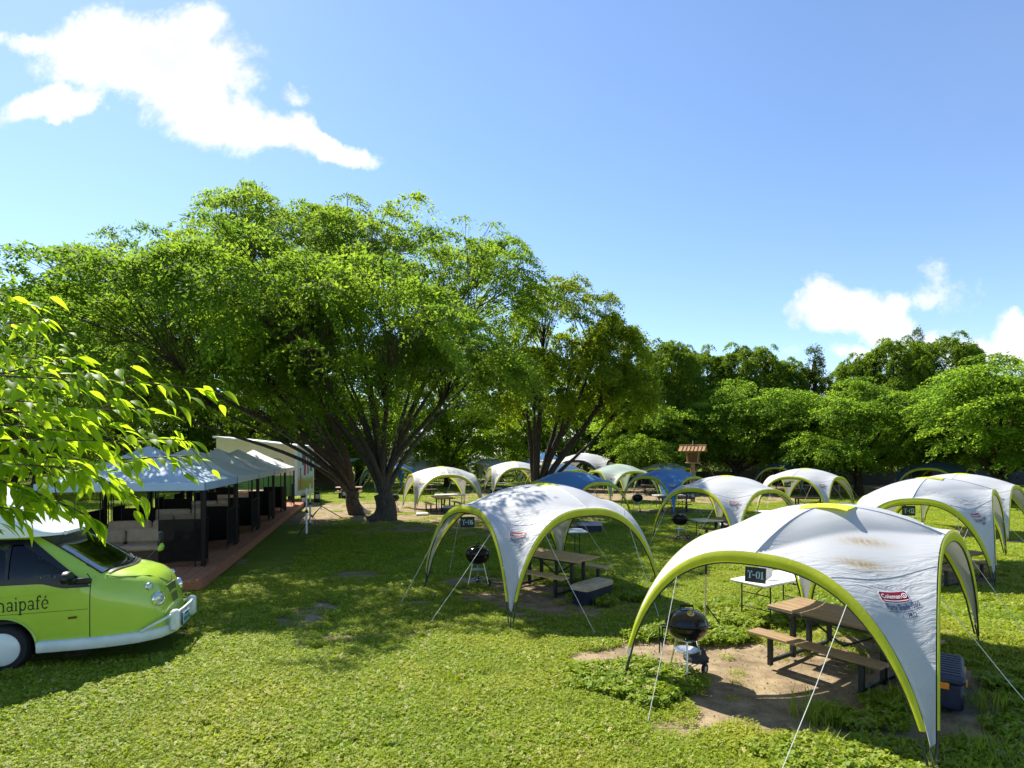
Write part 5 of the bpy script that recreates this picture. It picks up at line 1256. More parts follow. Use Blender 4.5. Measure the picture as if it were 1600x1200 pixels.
# nose: headlights, lamps, badge panel
def nose_x(y, z):
    lo, hi = -1.0, 0.0
    for _ in range(26):
        m_ = (lo+hi)/2
        if z < zt(m_) and abs(y) < side_y(m_, z): lo = m_
        else: hi = m_
    return lo
for sgn in (-1, 1):
    for y, z, rr, nm in ((.505, .80, .098, 'headlight'), (.535, .985, .052, 'fog_light')):
        x = nose_x(y, z); y *= sgn; d = Vector((.80, .50*sgn, .10)).normalized(); Mx = Matrix.Translation((x-.005, y, z))@d.to_track_quat('Z', 'Y').to_matrix().to_4x4()
        h = MB().lathe([(rr*1.0, -.06), (rr*1.10, .0), (rr*1.08, .022), (rr*.97, .030), (rr*.92, .022)], 28, Mx).build(nm, M['chrome'], van)
        MB().lathe([(rr*.93, .020), (rr*.80, .034), (rr*.5, .046), (0, .050)], 28, Mx).build('lens', M['lens'], h)
def hoodpt(x, y, off=.004):
    z = zt(x)
    for _ in range(4):
        a = ex(x); c = min(.9999, (abs(y)/(wd_(x)*tumble(z)))**(1/a)); z = Z0+(zt(x)-Z0)*math.sqrt(1-c*c)**a
    return (x, y, z+off)
for sgn in (-1, 1):
    MB().tube([hoodpt(x, sgn*y, .005) for x, y in ((-.70, .64), (-.55, .61), (-.38, .52), (-.24, .38), (-.13, .22), (-.085, .08), (-.08, 0))], .0055, 5).build('bonnet_seam', M['print_black'], van)
MB().add([(nose_x(.20, .93)+.012, -.20, .93), (nose_x(.2, .93)+.012, .20, .93), (nose_x(.08, .66)+.014, .10, .66), (nose_x(.08, .66)+.014, -.10, .66), (nose_x(.20, .93)-.05, -.20, .93), (nose_x(.2, .93)-.05, .20, .93), (nose_x(.08, .66)-.05, .10, .66), (nose_x(.08, .66)-.05, -.10, .66)],
         [(0, 3, 2, 1), (0, 1, 5, 4), (1, 2, 6, 5), (2, 3, 7, 6), (3, 0, 4, 7)]).build('front_grille', mat('olive_grille', (.10, .13, .03), .5), van, smooth=False)
# bumper
def bpath(t):    # from the door on the right flank, round the nose, to the other flank
    yy_ = -1+2*t; a = abs(yy_); sg = math.copysign(1, yy_)
    pts = [(0, .07, 0), (.38, .05, .33), (.60, -.06, .56), (.74, -.30, .715), (.84, -.62, .80), (.92, -1.0, .825), (1.0, -1.43, .83)]
    x = np.interp(a, [p[0] for p in pts], [p[1] for p in pts]); y = np.interp(a, [p[0] for p in pts], [p[2] for p in pts]); return Vector((x, sg*y, .335-.02*a))
bp_ = MB(); prof = [(-.05, -.075), (.035, -.075), (.055, -.05), (.055, .045), (.03, .07), (-.05, .07)]; NB = 44
for i in range(NB+1):
    t = i/NB; p = bpath(t); tg_ = (bpath(min(1, t+.01))-bpath(max(0, t-.01))).normalized(); nn = Vector((tg_.y, -tg_.x, 0))
    for a, h in prof: bp_.V.append(tuple(p+nn*a*(.9)+Vector((0, 0, h))))
m6 = len(prof)
for i in range(NB):
    for j in range(m6): bp_.F.append((i*m6+j, i*m6+(j+1) % m6, (i+1)*m6+(j+1) % m6, (i+1)*m6+j))
bp_.F += [tuple(range(m6)), tuple(NB*m6+j for j in range(m6))[::-1]]
bump_ = bp_.build('bumper', M['bumper_white'], van, sharp=50)
for sgn in (-1, 1):
    MB().box((.11, sgn*.44, .455), (.13, .13, .31), ch=.035).build('overrider', M['bumper_white'], van)
    MB().tube([(.08, sgn*.46, .55), (.03, sgn*.60, .53), (-.10, sgn*.68, .47), (-.24, sgn*.735, .40)], .020, 8).build('guard_bar', M['bumper_white'], van)
MB().tube([(.13, -.42, .56), (.155, -.2, .565), (.155, .2, .565), (.13, .42, .56)], .020, 8).build('guard_bar', M['bumper_white'], van)
pl_ = MB().box((.145, 0, .40), (.012, .33, .165), ch=.004).build('number_plate', M['plate_blue'], van)
MB().box((.134, 0, .40), (.010, .36, .19)).build('plate_holder', M['navy'], pl_)
mk = MB()
for y, z, w_, h in ((.0, .455, .15, .028), (.12, .385, .035, .06), (-.12, .385, .03, .06), (-.06, .375, .035, .065), (-.005, .375, .03, .065), (.06, .375, .03, .065)): mk.box((.152, y, z), (.003, w_, h))
mk.build('lettering', M['plate_green'], pl_)
# wheels, mirrors
for x in (XW, -3.95):
    for sgn in (-1, 1):
        Mx = Matrix.Translation((x, sgn*.70, .30))@Matrix.Rotation(-sgn*math.pi/2, 4, 'X')
        w_ = MB().lathe([(.20, -.10), (.28, -.10), (.305, -.07), (.31, 0), (.305, .06), (.285, .085), (.215, .09)], 36, Mx).build('wheel', M['tyre'], van)
        MB().lathe([(.222, .075), (.215, .10), (.18, .118), (.09, .135), (0, .14)], 36, Mx).build('hubcap', M['van_white'], w_)
MB().lathe([(.305, .0), (.305, .05)], 20, Matrix.Translation((-3.95, 0, .3))).build('axle', M['van_black'], van)
def mirror(sgn):
    m_ = MB(); c = Vector((-1.06, sgn*.93, 1.24))
    m_.lathe([(0, -.055), (.06, -.05), (.095, -.02), (.10, .02), (.085, .05), (0, .055)], 18, Matrix.Translation(c)@Matrix.Rotation(math.pi/2, 4, 'Y')@Matrix.Diagonal((.9, 1.25, 1.0, 1)))
    m_.tube([c+Vector((0, -sgn*.03, -.05)), Vector((-1.0, sgn*.79, 1.17))], [.04, .035], 8); m_.box((-.97, sgn*.80, 1.165), (.30, .05, .085), ch=.02)
    return m_.build('side_mirror', M['van_black'], van)
mirror(-1); mirror(1)
# bonnet mirror on its stalk at the far front corner
ms = MB().tube([hoodpt(-.62, .64), (-.50, .74, 1.31), (-.46, .78, 1.33)], .010, 6).build('bonnet_mirror', M['van_black'], van)
MB().lathe([(0, -.045), (.05, -.04), (.085, -.01), (.09, .01), (.0, .015)], 18, Matrix.Translation((-.44, .80, 1.36))@Matrix.Rotation(R(-75), 4, 'Y')@Matrix.Diagonal((.8, 1.15, 1, 1))).build('mirror_shell', M['van_green'], ms)
MB().lathe([(.078, .012), (0, .018)], 18, Matrix.Translation((-.44, .80, 1.36))@Matrix.Rotation(R(-75), 4, 'Y')@Matrix.Diagonal((.8, 1.15, 1, 1))).build('mirror_glass', M['chrome'], ms)
MB().box((-.46, .86, 1.49), (.06, .16, .24), ch=.025).build('upper_mirror', M['van_black'], ms)
# name on the door: slab lettering drawn stroke by stroke
def stroke(pts, w_): 
    pts = [Vector((p[0], p[1], 0)) for p in pts]; V = []
    for i, p in enumerate(pts):
        t = (pts[min(i+1, len(pts)-1)]-pts[max(0, i-1)]).normalized(); n = Vector((-t.y, t.x, 0)); wi = w_ if isinstance(w_, float) else w_[i]
        V += [(p+n*wi/2), (p-n*wi/2)]
    return V, [(2*i, 2*i+1, 2*i+3, 2*i+2) for i in range(len(pts)-1)]
def arcp(cx, cy, rx, ry, a0, a1, n=10): return [(cx+rx*math.cos(R(a)), cy+ry*math.sin(R(a))) for a in np.linspace(a0, a1, n)]
sf_ = lambda x, y, w_=.36: ([(x-w_/2, y), (x+w_/2, y)], .09)
GLY = {'n': ([([(.2, 0), (.2, 1)], .17), (arcp(.5, .62, .3, .34, 165, 0)+[(.8, 0)], .15), sf_(.2, .04), sf_(.8, .04), ([(.02, .96), (.2, .96)], .09)], 1.08),
       'a': ([(arcp(.42, .70, .28, .27, 160, 0)+[(.70, .12), (.86, .05)], .15), (arcp(.40, .28, .28, .25, 20, 360), .12)], .96),
       'i': ([([(.2, 0), (.2, 1)], .17), sf_(.2, .04), ([(.02, .96), (.2, .96)], .09), (arcp(.2, 1.34, .05, .05, 0, 360, 8), .10)], .48),
       'p': ([([(.2, -.45), (.2, 1)], .17), (arcp(.50, .5, .32, .46, 150, -150, 14), .15), sf_(.2, -.42), ([(.02, .96), (.2, .96)], .09)], 1.0),
       'f': ([([(.25, 0), (.25, 1.15)]+arcp(.48, 1.17, .22, .24, 170, 50, 6), .16), sf_(.25, .04, .42), ([(.02, .93), (.55, .93)], .09), (arcp(.62, 1.30, .04, .04, 0, 360, 8), .09)], .68),
       'é': ([(arcp(.45, .5, .36, .46, 5, 320, 16), .14), ([(.12, .52), (.80, .52)], .08), ([(.42, 1.14), (.62, 1.40)], .13)], .98)}
xh = .125; cx_ = -1.905
for q, chx in enumerate('naipafé'):
    strokes, adv = GLY[chx]; b = MB()
    for si, (pts, w_) in enumerate(strokes):
        V, F = stroke(pts, w_); W3 = []
        for v in V:
            x = cx_+v.x*xh*.78; z = .795+v.y*xh+.035*(x+2.0); W3.append((x, -(side_y(x, z)+.004+.0006*si), z))
        b.add(W3, F)
    b.build('letter', M['print_black'], van, smooth=False); cx_ += adv*xh*.78
# ------------------------------------------------------------------ trees
def bez(p0, p1, p2, p3, n):
    t = np.linspace(0, 1, n)[:, None]; return (1-t)**3*p0+3*(1-t)**2*t*p1+3*(1-t)*t*t*p2+t**3*p3
def tubes_np(paths, sides):
    Vs, Fs = [], []; base = 0; th = np.linspace(0, 2*np.pi, sides, endpoint=False)
    for pts, rad in paths:
        k = len(pts); tg_ = np.gradient(pts, axis=0); tg_ /= np.linalg.norm(tg_, axis=1, keepdims=True)+1e-9
        ref = np.array([1.0, 0.13, 0.07]) if abs(tg_[0, 2]) > .5 else np.array([.05, .1, 1.0])
        a = np.cross(tg_, ref); a /= np.linalg.norm(a, axis=1, keepdims=True)+1e-9; b = np.cross(a, tg_)
        ring = pts[:, None, :]+(a[:, None, :]*np.cos(th)[None, :, None]+b[:, None, :]*np.sin(th)[None, :, None])*np.asarray(rad)[:, None, None]
        Vs.append(ring.reshape(-1, 3)); i = np.arange(k-1)[:, None]*sides+np.arange(sides)[None, :]; j = np.arange(k-1)[:, None]*sides+(np.arange(sides)[None, :]+1) % sides
        Fs.append(np.stack([i, j, j+sides, i+sides], -1).reshape(-1, 4)+base); base += k*sides
    return np.concatenate(Vs), np.concatenate(Fs)
def leaf_mesh(name, centres, normals, radii, per, ll, lw, thick, m_, g, droop=.25, jitter=.5, outw=1.0):
    """leaf-shaped faces spread over flat sprays"""
    n = len(centres); per_i = np.maximum(6, (per*(radii/radii.mean())**2)).astype(int); sid = np.repeat(np.arange(n), per_i); N = len(sid)
    nn = normals[sid]; ref = np.where(abs(nn[:, 2:3]) > .8, np.array([[1., 0, 0]]), np.array([[0, 0, 1.]]))
    e1 = np.cross(nn, ref); e1 /= np.linalg.norm(e1, axis=1, keepdims=True); e2 = np.cross(nn, e1)
    r_ = g.random(N)**.65; tw_ = g.random((n, 11))*2*np.pi; a = tw_[sid, g.integers(0, 11, N)]+g.normal(0, .10, N)/(.25+r_); rr = radii[sid]*r_*(.75+.5*g.random(N)); u = rr*np.cos(a); v = rr*np.sin(a)
    p = centres[sid]+e1*u[:, None]+e2*v[:, None]+nn*(g.normal(0, thick, N)*radii[sid])[:, None]; p[:, 2] -= droop*rr**2/radii[sid]
    ax = (e1*np.cos(a)[:, None]+e2*np.sin(a)[:, None])*outw+g.normal(0, .6, (N, 3)); ax[:, 2] -= .25; ax /= np.linalg.norm(ax, axis=1, keepdims=True)
    ln = nn+g.normal(0, jitter, (N, 3)); sd = np.cross(ax, ln); sd /= np.linalg.norm(sd, axis=1, keepdims=True)+1e-9
    L = ll*g.uniform(.65, 1.3, N)[:, None]; W_ = lw*g.uniform(.7, 1.25, N)[:, None]
    q0 = p; q1 = p+ax*L*.45+sd*W_*.5; q2 = p+ax*L; q3 = p+ax*L*.45-sd*W_*.5
    V = np.stack([q0, q1, q2, q3], 1).reshape(-1, 3); F = np.arange(4*N).reshape(-1, 4)
    me = raw_mesh(name, V, F, [m_], smooth=False); at_ = me.attributes.new('tint', 'FLOAT', 'FACE')
    spt = g.random(n)[sid]; at_.data.foreach_set('value', np.clip(.55*spt+.45*g.random(N), 0, 1).astype(np.float32))
    return me
def build_tree(name, label, cat, loc, lobes, n_spray, per, srad, leaf, fork, trunk_r, n_limb, seed, leafm, barkm, tilt=.45, thick=.10, droop=.22, group='trees around the lawn',
               limb_r=.5, vase=.55, shell=.32, low=.45, trunk_top=None, lean=(0, 0), scale_fill=1.0, jitter=.5):
    """tapered trunk, limbs that reach for every part of the crown, and foliage laid in sprays"""
    g = np.random.default_rng(seed); lob = np.array(lobes, float); ar = (lob[:, 3]*lob[:, 4]+lob[:, 4]*lob[:, 5]+lob[:, 3]*lob[:, 5]); ar /= ar.sum()
    C = []; Nn = []
    while len(C) < n_spray:
        i = g.choice(len(lob), p=ar); d = g.normal(size=3); d /= np.linalg.norm(d)
        if d[2] < -.1 and g.random() > low: continue
        f = 1-shell*g.random()**1.5*(1 if d[2] > 0 else .8); f *= 1+.24*(fbm(np.array([d[0]*2.1+i*7]), np.array([d[1]*2.1+d[2]*3]), seed, 2)[0]-.5)*2
        c = lob[i, :3]+d*lob[i, 3:]*f
        inside = False
        for j in range(len(lob)):
            if j != i and np.sum(((c-lob[j, :3])/lob[j, 3:])**2) < .45 and g.random() > .12: inside = True; break
        if inside: continue
        o = d/lob[i, 3:]; o /= np.linalg.norm(o); nn = (1-tilt)*np.array([0, 0, 1.])+tilt*o+g.normal(0, .12, 3); nn /= np.linalg.norm(nn)
        if nn[2] < .15: nn[2] = .15; nn /= np.linalg.norm(nn)
        C.append(c); Nn.append(nn)
    C = np.array(C); Nn = np.array(Nn); rad = srad*g.uniform(.6, 1.35, len(C))
    root = thing(name, label, cat, loc, 0, group)
    link('crown', leaf_mesh('crown', C, Nn, rad, per, leaf[0], leaf[1], thick, leafm, g, droop, jitter), root)
    # limbs: clusters of sprays
    K = n_limb; cen = C[g.choice(len(C), K, replace=False)].copy()
    for _ in range(6):
        lab = np.argmin(((C[:, None]-cen[None])**2).sum(2), 1)
        for k in range(K):
            if (lab == k).any(): cen[k] = C[lab == k].mean(0)
    fk = np.array([lean[0], lean[1], fork], float); top = np.array([lean[0]*1.3, lean[1]*1.3, trunk_top if trunk_top else fork*1.15]); paths = []; twigs = []
    n = 9; tt = np.linspace(0, 1, n)[:, None]; tp_ = np.array([0, 0, -.25])*(1-tt)+top*tt+np.sin(np.pi*tt)*g.normal(0, .12, 3)*np.array([1, 1, 0])
    fl = trunk_r*(1.0+.75*np.exp(-np.linspace(0, 6, n)))*np.linspace(1.0, .72, n); paths.append((tp_, fl))
    for k in range(K):
        own = np.where(lab == k)[0]
        if len(own) == 0: continue
        e = cen[k]*.84+top*.16; s_ = tp_[-1-int(g.integers(0, 3))] if trunk_top is None else tp_[int(g.integers(4, n))]; h = np.linalg.norm(e-s_); d = e-s_; d /= h
        p1 = s_+(np.array([0, 0, 1.])*vase+d*(1-vase))*h*.38; p2 = e-(d*.7+np.array([0, 0, .3]))*h*.3
        lm = bez(s_, p1, p2, e, 14); lm += np.cumsum(g.normal(0, .018*h/4, (14, 3)), 0)*np.linspace(0, 1, 14)[:, None]
        r0 = trunk_r*limb_r*g.uniform(.75, 1.15)*math.sqrt(len(own)/len(C)*K); paths.append((lm, np.linspace(r0, r0*.22, 14)))
        for o in own:
            c = C[o]; di = np.linalg.norm(lm-c, axis=1)+np.linspace(1.2, 0, 14)*.0; q = int(np.clip(np.argmin(di)-g.integers(1, 4), 4, 13)); s2 = lm[q]; h2 = np.linalg.norm(c-s2)+1e-6
            dd = (lm[q]-lm[q-1]); dd /= np.linalg.norm(dd)+1e-9
            tw = bez(s2, s2+dd*h2*.35, c-(c-s2)*.3+np.array([0, 0, .12*h2]), c, 6); rr = max(.014, .24*r0*(1-q/18)); twigs.append((tw, np.linspace(rr, .008, 6)))
            for _ in range(2):
                e2 = c+g.normal(0, .25, 3)*rad[o]*np.array([1, 1, .3]); twigs.append((bez(tw[3], tw[3]+(c-s2)*.15, e2+np.array([0, 0, .05]), e2, 4), np.linspace(rr*.45, .006, 4)))
    V1, F1 = tubes_np(paths, 10); V2, F2 = tubes_np(twigs, 5)
    link('trunk', raw_mesh('trunk', V1, F1, [barkm], sharp=None), root); link('branches', raw_mesh('branches', V2, F2, [barkm], sharp=None), root)
    return root
def wl(px, py, d, rx, ry, rz, base):
    """a crown lobe seen at picture place px, py, at distance d, relative to the tree's base"""
    return ((px-800)/FPX*d-base[0], d-base[1], CAM_H+(HOR-py)/FPX*d-base[2] if len(base) > 2 else CAM_H+(HOR-py)/FPX*d, rx, ry, rz)
ZB = (-6.1, 27.0)
build_tree('zelkova_tree', 'huge spreading tree with many dark stems in the middle of the lawn', 'tree', (ZB[0], ZB[1], 0),
           [wl(480, 425, 27, 5.4, 5.5, 2.8, ZB), wl(650, 455, 26, 4.8, 5.0, 3.0, ZB), wl(770, 480, 28, 2.6, 4.2, 3.0, ZB), wl(560, 510, 18.8, 4.0, 4.4, 2.0, ZB), wl(380, 520, 25, 5.0, 5.0, 2.9, ZB), wl(690, 570, 29, 3.6, 5.0, 2.6, ZB), wl(560, 590, 23, 4.4, 3.6, 1.7, ZB), wl(730, 590, 24, 3.0, 3.6, 1.6, ZB), wl(395, 335, 27, 1.8, 2.2, 1.3, ZB), wl(530, 345, 27, 1.6, 2.0, 1.0, ZB), wl(778, 385, 28, 1.1, 1.6, 1.0, ZB)],
           640, 330, 1.0, (.155, .068), 1.1, .56, 16, 3, M['leaf_zelkova'], M['bark_grey'], tilt=.42, vase=.62, limb_r=.30, low=.18, thick=.06, shell=.42, droop=.42)
ZC = (-7.75, 29.6)
build_tree('zelkova_tree', 'second spreading tree just behind the big one, leaning to the left', 'tree', (ZC[0], ZC[1], 0),
           [wl(265, 485, 26, 4.4, 5.2, 2.8, ZC), wl(330, 560, 27, 5.2, 4.6, 2.3, ZC), wl(390, 440, 30, 4.6, 4.6, 2.8, ZC), wl(215, 490, 16.8, 2.9, 3.9, 1.7, ZC), wl(390, 470, 17.5, 3.4, 4.0, 1.8, ZC), wl(110, 520, 16.5, 1.8, 3.5, 1.3, ZC), wl(155, 505, 27, 2.8, 4.0, 1.8, ZC), wl(330, 600, 22, 4.4, 3.8, 1.6, ZC), wl(190, 590, 24, 3.6, 3.6, 1.7, ZC)],
           560, 330, 1.0, (.155, .068), 1.1, .40, 13, 5, M['leaf_zelkova'], M['bark_grey'], tilt=.42, vase=.45, limb_r=.34, low=.18, lean=(-.3, -.1), thick=.06, shell=.42, droop=.42)
CB_ = (1.35, 33.0)
build_tree('camphor_tree', 'tree with crooked dark trunks rising between the tents right of the big tree', 'tree', (CB_[0], CB_[1], 0),
           [wl(885, 515, 33, 2.9, 3.6, 2.9, CB_), wl(820, 590, 32, 2.6, 3.4, 2.0, CB_), wl(950, 560, 34, 2.2, 3.4, 2.2, CB_), wl(975, 620, 33, 1.9, 3.0, 1.6, CB_), wl(905, 590, 33, 3.0, 3.4, 1.8, CB_)],
           430, 230, .66, (.145, .075), .5, .36, 9, 8, M['leaf_camphor'], M['bark_dark'], tilt=.55, vase=.30, limb_r=.50, low=.5, thick=.12, droop=.45)
BG = 'trees closing the far side of the lawn'
pc = build_tree('cherry_tree', 'spreading light green tree behind the two white tents on the right', 'tree', (25.0, 43.5, 0),
                [(0, 0, 4.9, 4.0, 3.8, 2.4), (-3.5, .4, 5.0, 2.1, 2.2, 1.4), (3.7, .5, 4.5, 2.1, 2.3, 1.5), (1.6, -2.0, 6.2, 1.9, 1.7, 1.2), (-1.5, -1.8, 5.7, 1.8, 1.7, 1.1), (-2.4, -1.6, 3.4, 2.8, 2.6, 1.3), (2.6, -1.2, 3.5, 2.7, 2.5, 1.3), (.2, .4, 7.2, 1.7, 1.9, 1.3), (-2.3, 1.6, 6.4, 1.8, 1.8, 1.2)],
                330, 270, .95, (.16, .08), 1.5, .30, 8, 21, M['leaf_cherry'], M['bark_dark'], tilt=.32, vase=.25, low=.7, group=BG, shell=.5, thick=.07)
po = build_tree('evergreen_oak', 'round topped evergreen tree behind the light green trees', 'tree', (26.0, 64.0, 0),
                [(0, 0, 11.2, 4.0, 3.8, 3.6), (-1.8, -.8, 8.6, 3.0, 3.0, 3.0), (2.0, -.6, 8.4, 3.0, 3.0, 3.0), (0, 0, 5.5, 3.2, 3.2, 2.6)],
                520, 220, .62, (.18, .11), 3.2, .34, 7, 31, M['leaf_oak'], M['bark_dark'], tilt=.75, vase=.4, thick=.14, droop=.6, low=.7, group=BG, jitter=.8)
pk = build_tree('cedar_tree', 'pointed conifer behind the round topped trees', 'tree', (33.8, 65.0, 0),
                [(0, 0, 13.2, 1.1, 1.1, 2.6), (0, 0, 10.6, 2.0, 2.0, 2.6), (0, 0, 7.6, 2.7, 2.7, 2.8), (.2, 0, 4.6, 3.0, 3.0, 2.4)],
                170, 170, .75, (.24, .10), 2.6, .30, 7, 41, M['leaf_cedar'], M['bark_dark'], tilt=.7, thick=.25, droop=.5, low=.8, group=BG, trunk_top=14.0, jitter=.8)
pw = build_tree('broad_tree', 'broad dim tree behind the gazebos, left of the big tree', 'tree', (-24.5, 46.0, 0),
                [(0, 0, 9.6, 5.8, 5.2, 4.2), (-2.8, -1.2, 6.4, 4.0, 3.8, 2.8), (3.0, -.8, 6.6, 4.0, 3.8, 2.8), (0, 0, 4.2, 4.6, 4.2, 1.8)],
                250, 300, 1.25, (.21, .10), 2.0, .36, 8, 51, M['leaf_back'], M['bark_dark'], tilt=.36, vase=.35, low=.8, group=BG, shell=.5, thick=.07)
def tree_at(proto, label, px, top_py, d, h0, rot, wide=1.0):
    """proto is h0 metres tall; scaled so that its top reaches the row top_py"""
    h = CAM_H+(HOR-top_py)/FPX*d; s_ = h/h0; x = (px-800)/FPX*d; return dup(proto, label, (x, d, 0), rot, (s_*wide, s_*wide, s_))
HC, HO, HK, HW = 8.6, 15.0, 16.0, 14.0
pc.location = ((1340-800)/FPX*43.5, 43.5, 0); s_ = (CAM_H+(HOR-588)/FPX*43.5)/HC; pc.scale = (s_*1.12, s_*1.12, s_)
tree_at(pc, 'light green tree at the right edge with its trunk beside a white tent', 1560, 552, 36, HC, 1.3, 1.15)
tree_at(pc, 'light green tree above the wooden lantern, in front of the evergreens', 1150, 594, 49, HC, 2.6, 1.2)
tree_at(pc, 'darker tree in the gap between the two light green trees on the right', 1250, 612, 53, HC, 4.0, 1.0)
tree_at(pc, 'light green tree between the round evergreens and the right edge tree', 1450, 600, 50, HC, 5.2, 1.1)
tree_at(pc, 'light green tree standing just right of the crooked dark trunks', 1035, 606, 50, HC, .6, 1.15)
tree_at(pc, 'light green tree whose crown fills the far right corner', 1680, 560, 45, HC, 3.1, 1.2)
po.location = ((1165-800)/FPX*64, 64, 0); s_ = (CAM_H+(HOR-533)/FPX*64)/HO; po.scale = (s_, s_, s_); po['label'] = 'round topped evergreen behind and right of the wooden lantern'
tree_at(po, 'round topped evergreen just left of the other round one by the lantern', 1100, 541, 66, HO, 1.9, .9)
tree_at(po, 'round topped evergreen leaning on the pointed conifer', 1225, 556, 66, HO, 3.9, .8)
tree_at(po, 'tall evergreen at the left of the high group below the small cloud', 1340, 552, 66, HO, .9, .75)
tree_at(po, 'tall dense evergreen, left half of the high group under the cloud', 1392, 524, 64, HO, 5.0, .85)
tree_at(po, 'tall dense evergreen, right half of the high group under the cloud', 1478, 520, 64, HO, 2.4, .9)
tree_at(po, 'olive evergreen crown right of the big camphor crown', 1040, 528, 52, HO, 4.4, .95)
tree_at(po, 'olive evergreen filling the gap behind the crooked trunks', 960, 566, 60, HO, 3.3, 1.0)
pk.location = ((1273-800)/FPX*65, 65, 0); s_ = (CAM_H+(HOR-537)/FPX*65)/HK; pk.scale = (s_*.9, s_*.9, s_); pk['label'] = 'pointed conifer between the two groups of round evergreens'
tree_at(pk, 'slim conifer tip rising from the high evergreen group', 1430, 508, 67, HK, 1.1, .62)
tree_at(pk, 'dark conifer at the left flank of the high evergreen group', 1322, 566, 69, HK, 2.1, .6)
tree_at(pk, 'narrow conifer just right of the pointed one', 1300, 578, 70, HK, 4.1, .5)
pw.location = ((20-800)/FPX*38, 38, 0); s_ = (CAM_H+(HOR-448)/FPX*38)/HW; pw.scale = (s_*.9, s_*.9, s_); pw['label'] = 'broad tree at the left edge above the foreground branch'
tree_at(pw, 'broad tree behind the gazebo row, under the left wing of the big tree', 190, 500, 50, HW, 1.2, 1.1)
tree_at(pw, 'broad tree behind the cream building', 365, 520, 54, HW, 2.7, 1.15)
tree_at(pw, 'broad tree seen through the stems of the big tree', 560, 535, 58, HW, 4.1, 1.2)
tree_at(pw, 'broad tree right of the big trunk, low sunlit branches', 700, 560, 55, HW, .4, 1.1)
tree_at(pw, 'broad tree between the crooked trunks and the lantern', 850, 570, 62, HW, 5.5, 1.1)
tree_at(pw, 'broad tree at the far left beyond the gazebos', 60, 520, 58, HW, 3.6, 1.2)
tree_at(pw, 'broad tree off the left edge, only its right side in view', -120, 505, 42, HW, .9, 1.1)
tree_at(pw, 'low broad tree deep behind the cream building roof', 460, 585, 66, HW, 1.8, 1.3)
# far wood behind everything: one mass
g_ = np.random.default_rng(77); nS = 900; an = g_.uniform(-1.05, 1.05, nS); rr_ = g_.uniform(74, 92, nS); hz = g_.uniform(.5, 11.5, nS)
C_ = np.stack([rr_*np.sin(an)*1.25, rr_*np.cos(an)*.9+12, hz], 1); Nn_ = np.stack([g_.normal(0, .3, nS), -.5+g_.normal(0, .2, nS), np.full(nS, .8)], 1); Nn_ /= np.linalg.norm(Nn_, axis=1, keepdims=True)
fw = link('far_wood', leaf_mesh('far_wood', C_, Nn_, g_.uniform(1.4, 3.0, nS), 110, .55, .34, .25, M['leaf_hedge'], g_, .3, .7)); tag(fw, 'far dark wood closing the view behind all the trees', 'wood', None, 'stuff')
nS = 420; xx = g_.uniform(-62, 62, nS); yy_ = np.where(xx > 3, 59.5, 66)+g_.uniform(-1.0, 2.5, nS); hz = g_.uniform(.2, 3.6, nS)
C_ = np.stack([xx, yy_, hz], 1); Nn_ = np.stack([g_.normal(0, .3, nS), -.6+g_.normal(0, .2, nS), np.full(nS, .7)], 1); Nn_ /= np.linalg.norm(Nn_, axis=1, keepdims=True)
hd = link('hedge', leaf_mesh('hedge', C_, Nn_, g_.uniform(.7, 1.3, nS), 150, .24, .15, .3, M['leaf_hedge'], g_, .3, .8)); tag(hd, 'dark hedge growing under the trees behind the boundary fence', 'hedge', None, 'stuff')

# ------------------------------------------------------------------ the cherry branch hanging in from the left, close to the camera
ch = thing('cherry_tree', 'leafy branch with big bright leaves reaching in from the left edge', 'tree', (-6.2, 3.6, 0))
CH = Vector((-6.2, 3.6, 0)); g_ = np.random.default_rng(5)
def W(px, py, d): return np.array([(px-800)/FPX*d-CH.x, d-CH.y, CAM_H+(HOR-py)/FPX*d])
paths = [(bez(np.array([0, 0, -.3]), np.array([.1, 0, 1.2]), np.array([.1, -.1, 2.2]), np.array([.5, -.1, 3.3]), 10), np.linspace(.24, .13, 10)),
         (bez(np.array([.5, -.1, 3.3]), np.array([.8, 0, 4.3]), np.array([.3, 0, 5.2]), np.array([-.6, .6, 6.3]), 10), np.linspace(.12, .03, 10))]
STEMS = [  # picture path of each hanging stem: start, bend, end, distance
    ((-330, 560), (-60, 590), (200, 596), 2.9), ((200, 596), (270, 602), (338, 612), 2.9), ((-330, 500), (-100, 520), (75, 500), 2.9), ((-300, 640), (0, 590), (130, 555), 3.0), ((-300, 660), (-40, 640), (235, 640), 3.1),
    ((-300, 700), (-20, 680), (180, 690), 2.8), ((180, 690), (250, 680), (300, 690), 2.85), ((-280, 600), (0, 620), (150, 640), 2.7), ((-300, 728), (-30, 710), (130, 735), 2.6), ((130, 735), (170, 750), (225, 785), 2.6),
    ((-260, 690), (-20, 728), (90, 785), 2.5), ((90, 785), (130, 800), (160, 820), 2.5), ((-280, 580), (-60, 545), (60, 560), 3.2), ((-300, 730), (0, 730), (300, 712), 3.2), ((-250, 757), (-60, 776), (35, 800), 2.4),
    ((-300, 640), (-20, 660), (120, 675), 2.7), ((-280, 480), (-80, 470), (40, 472), 3.0), ((-300, 690), (-10, 705), (215, 725), 2.9)]
leafP = []
hub = np.array([.5, -.1, 3.3])
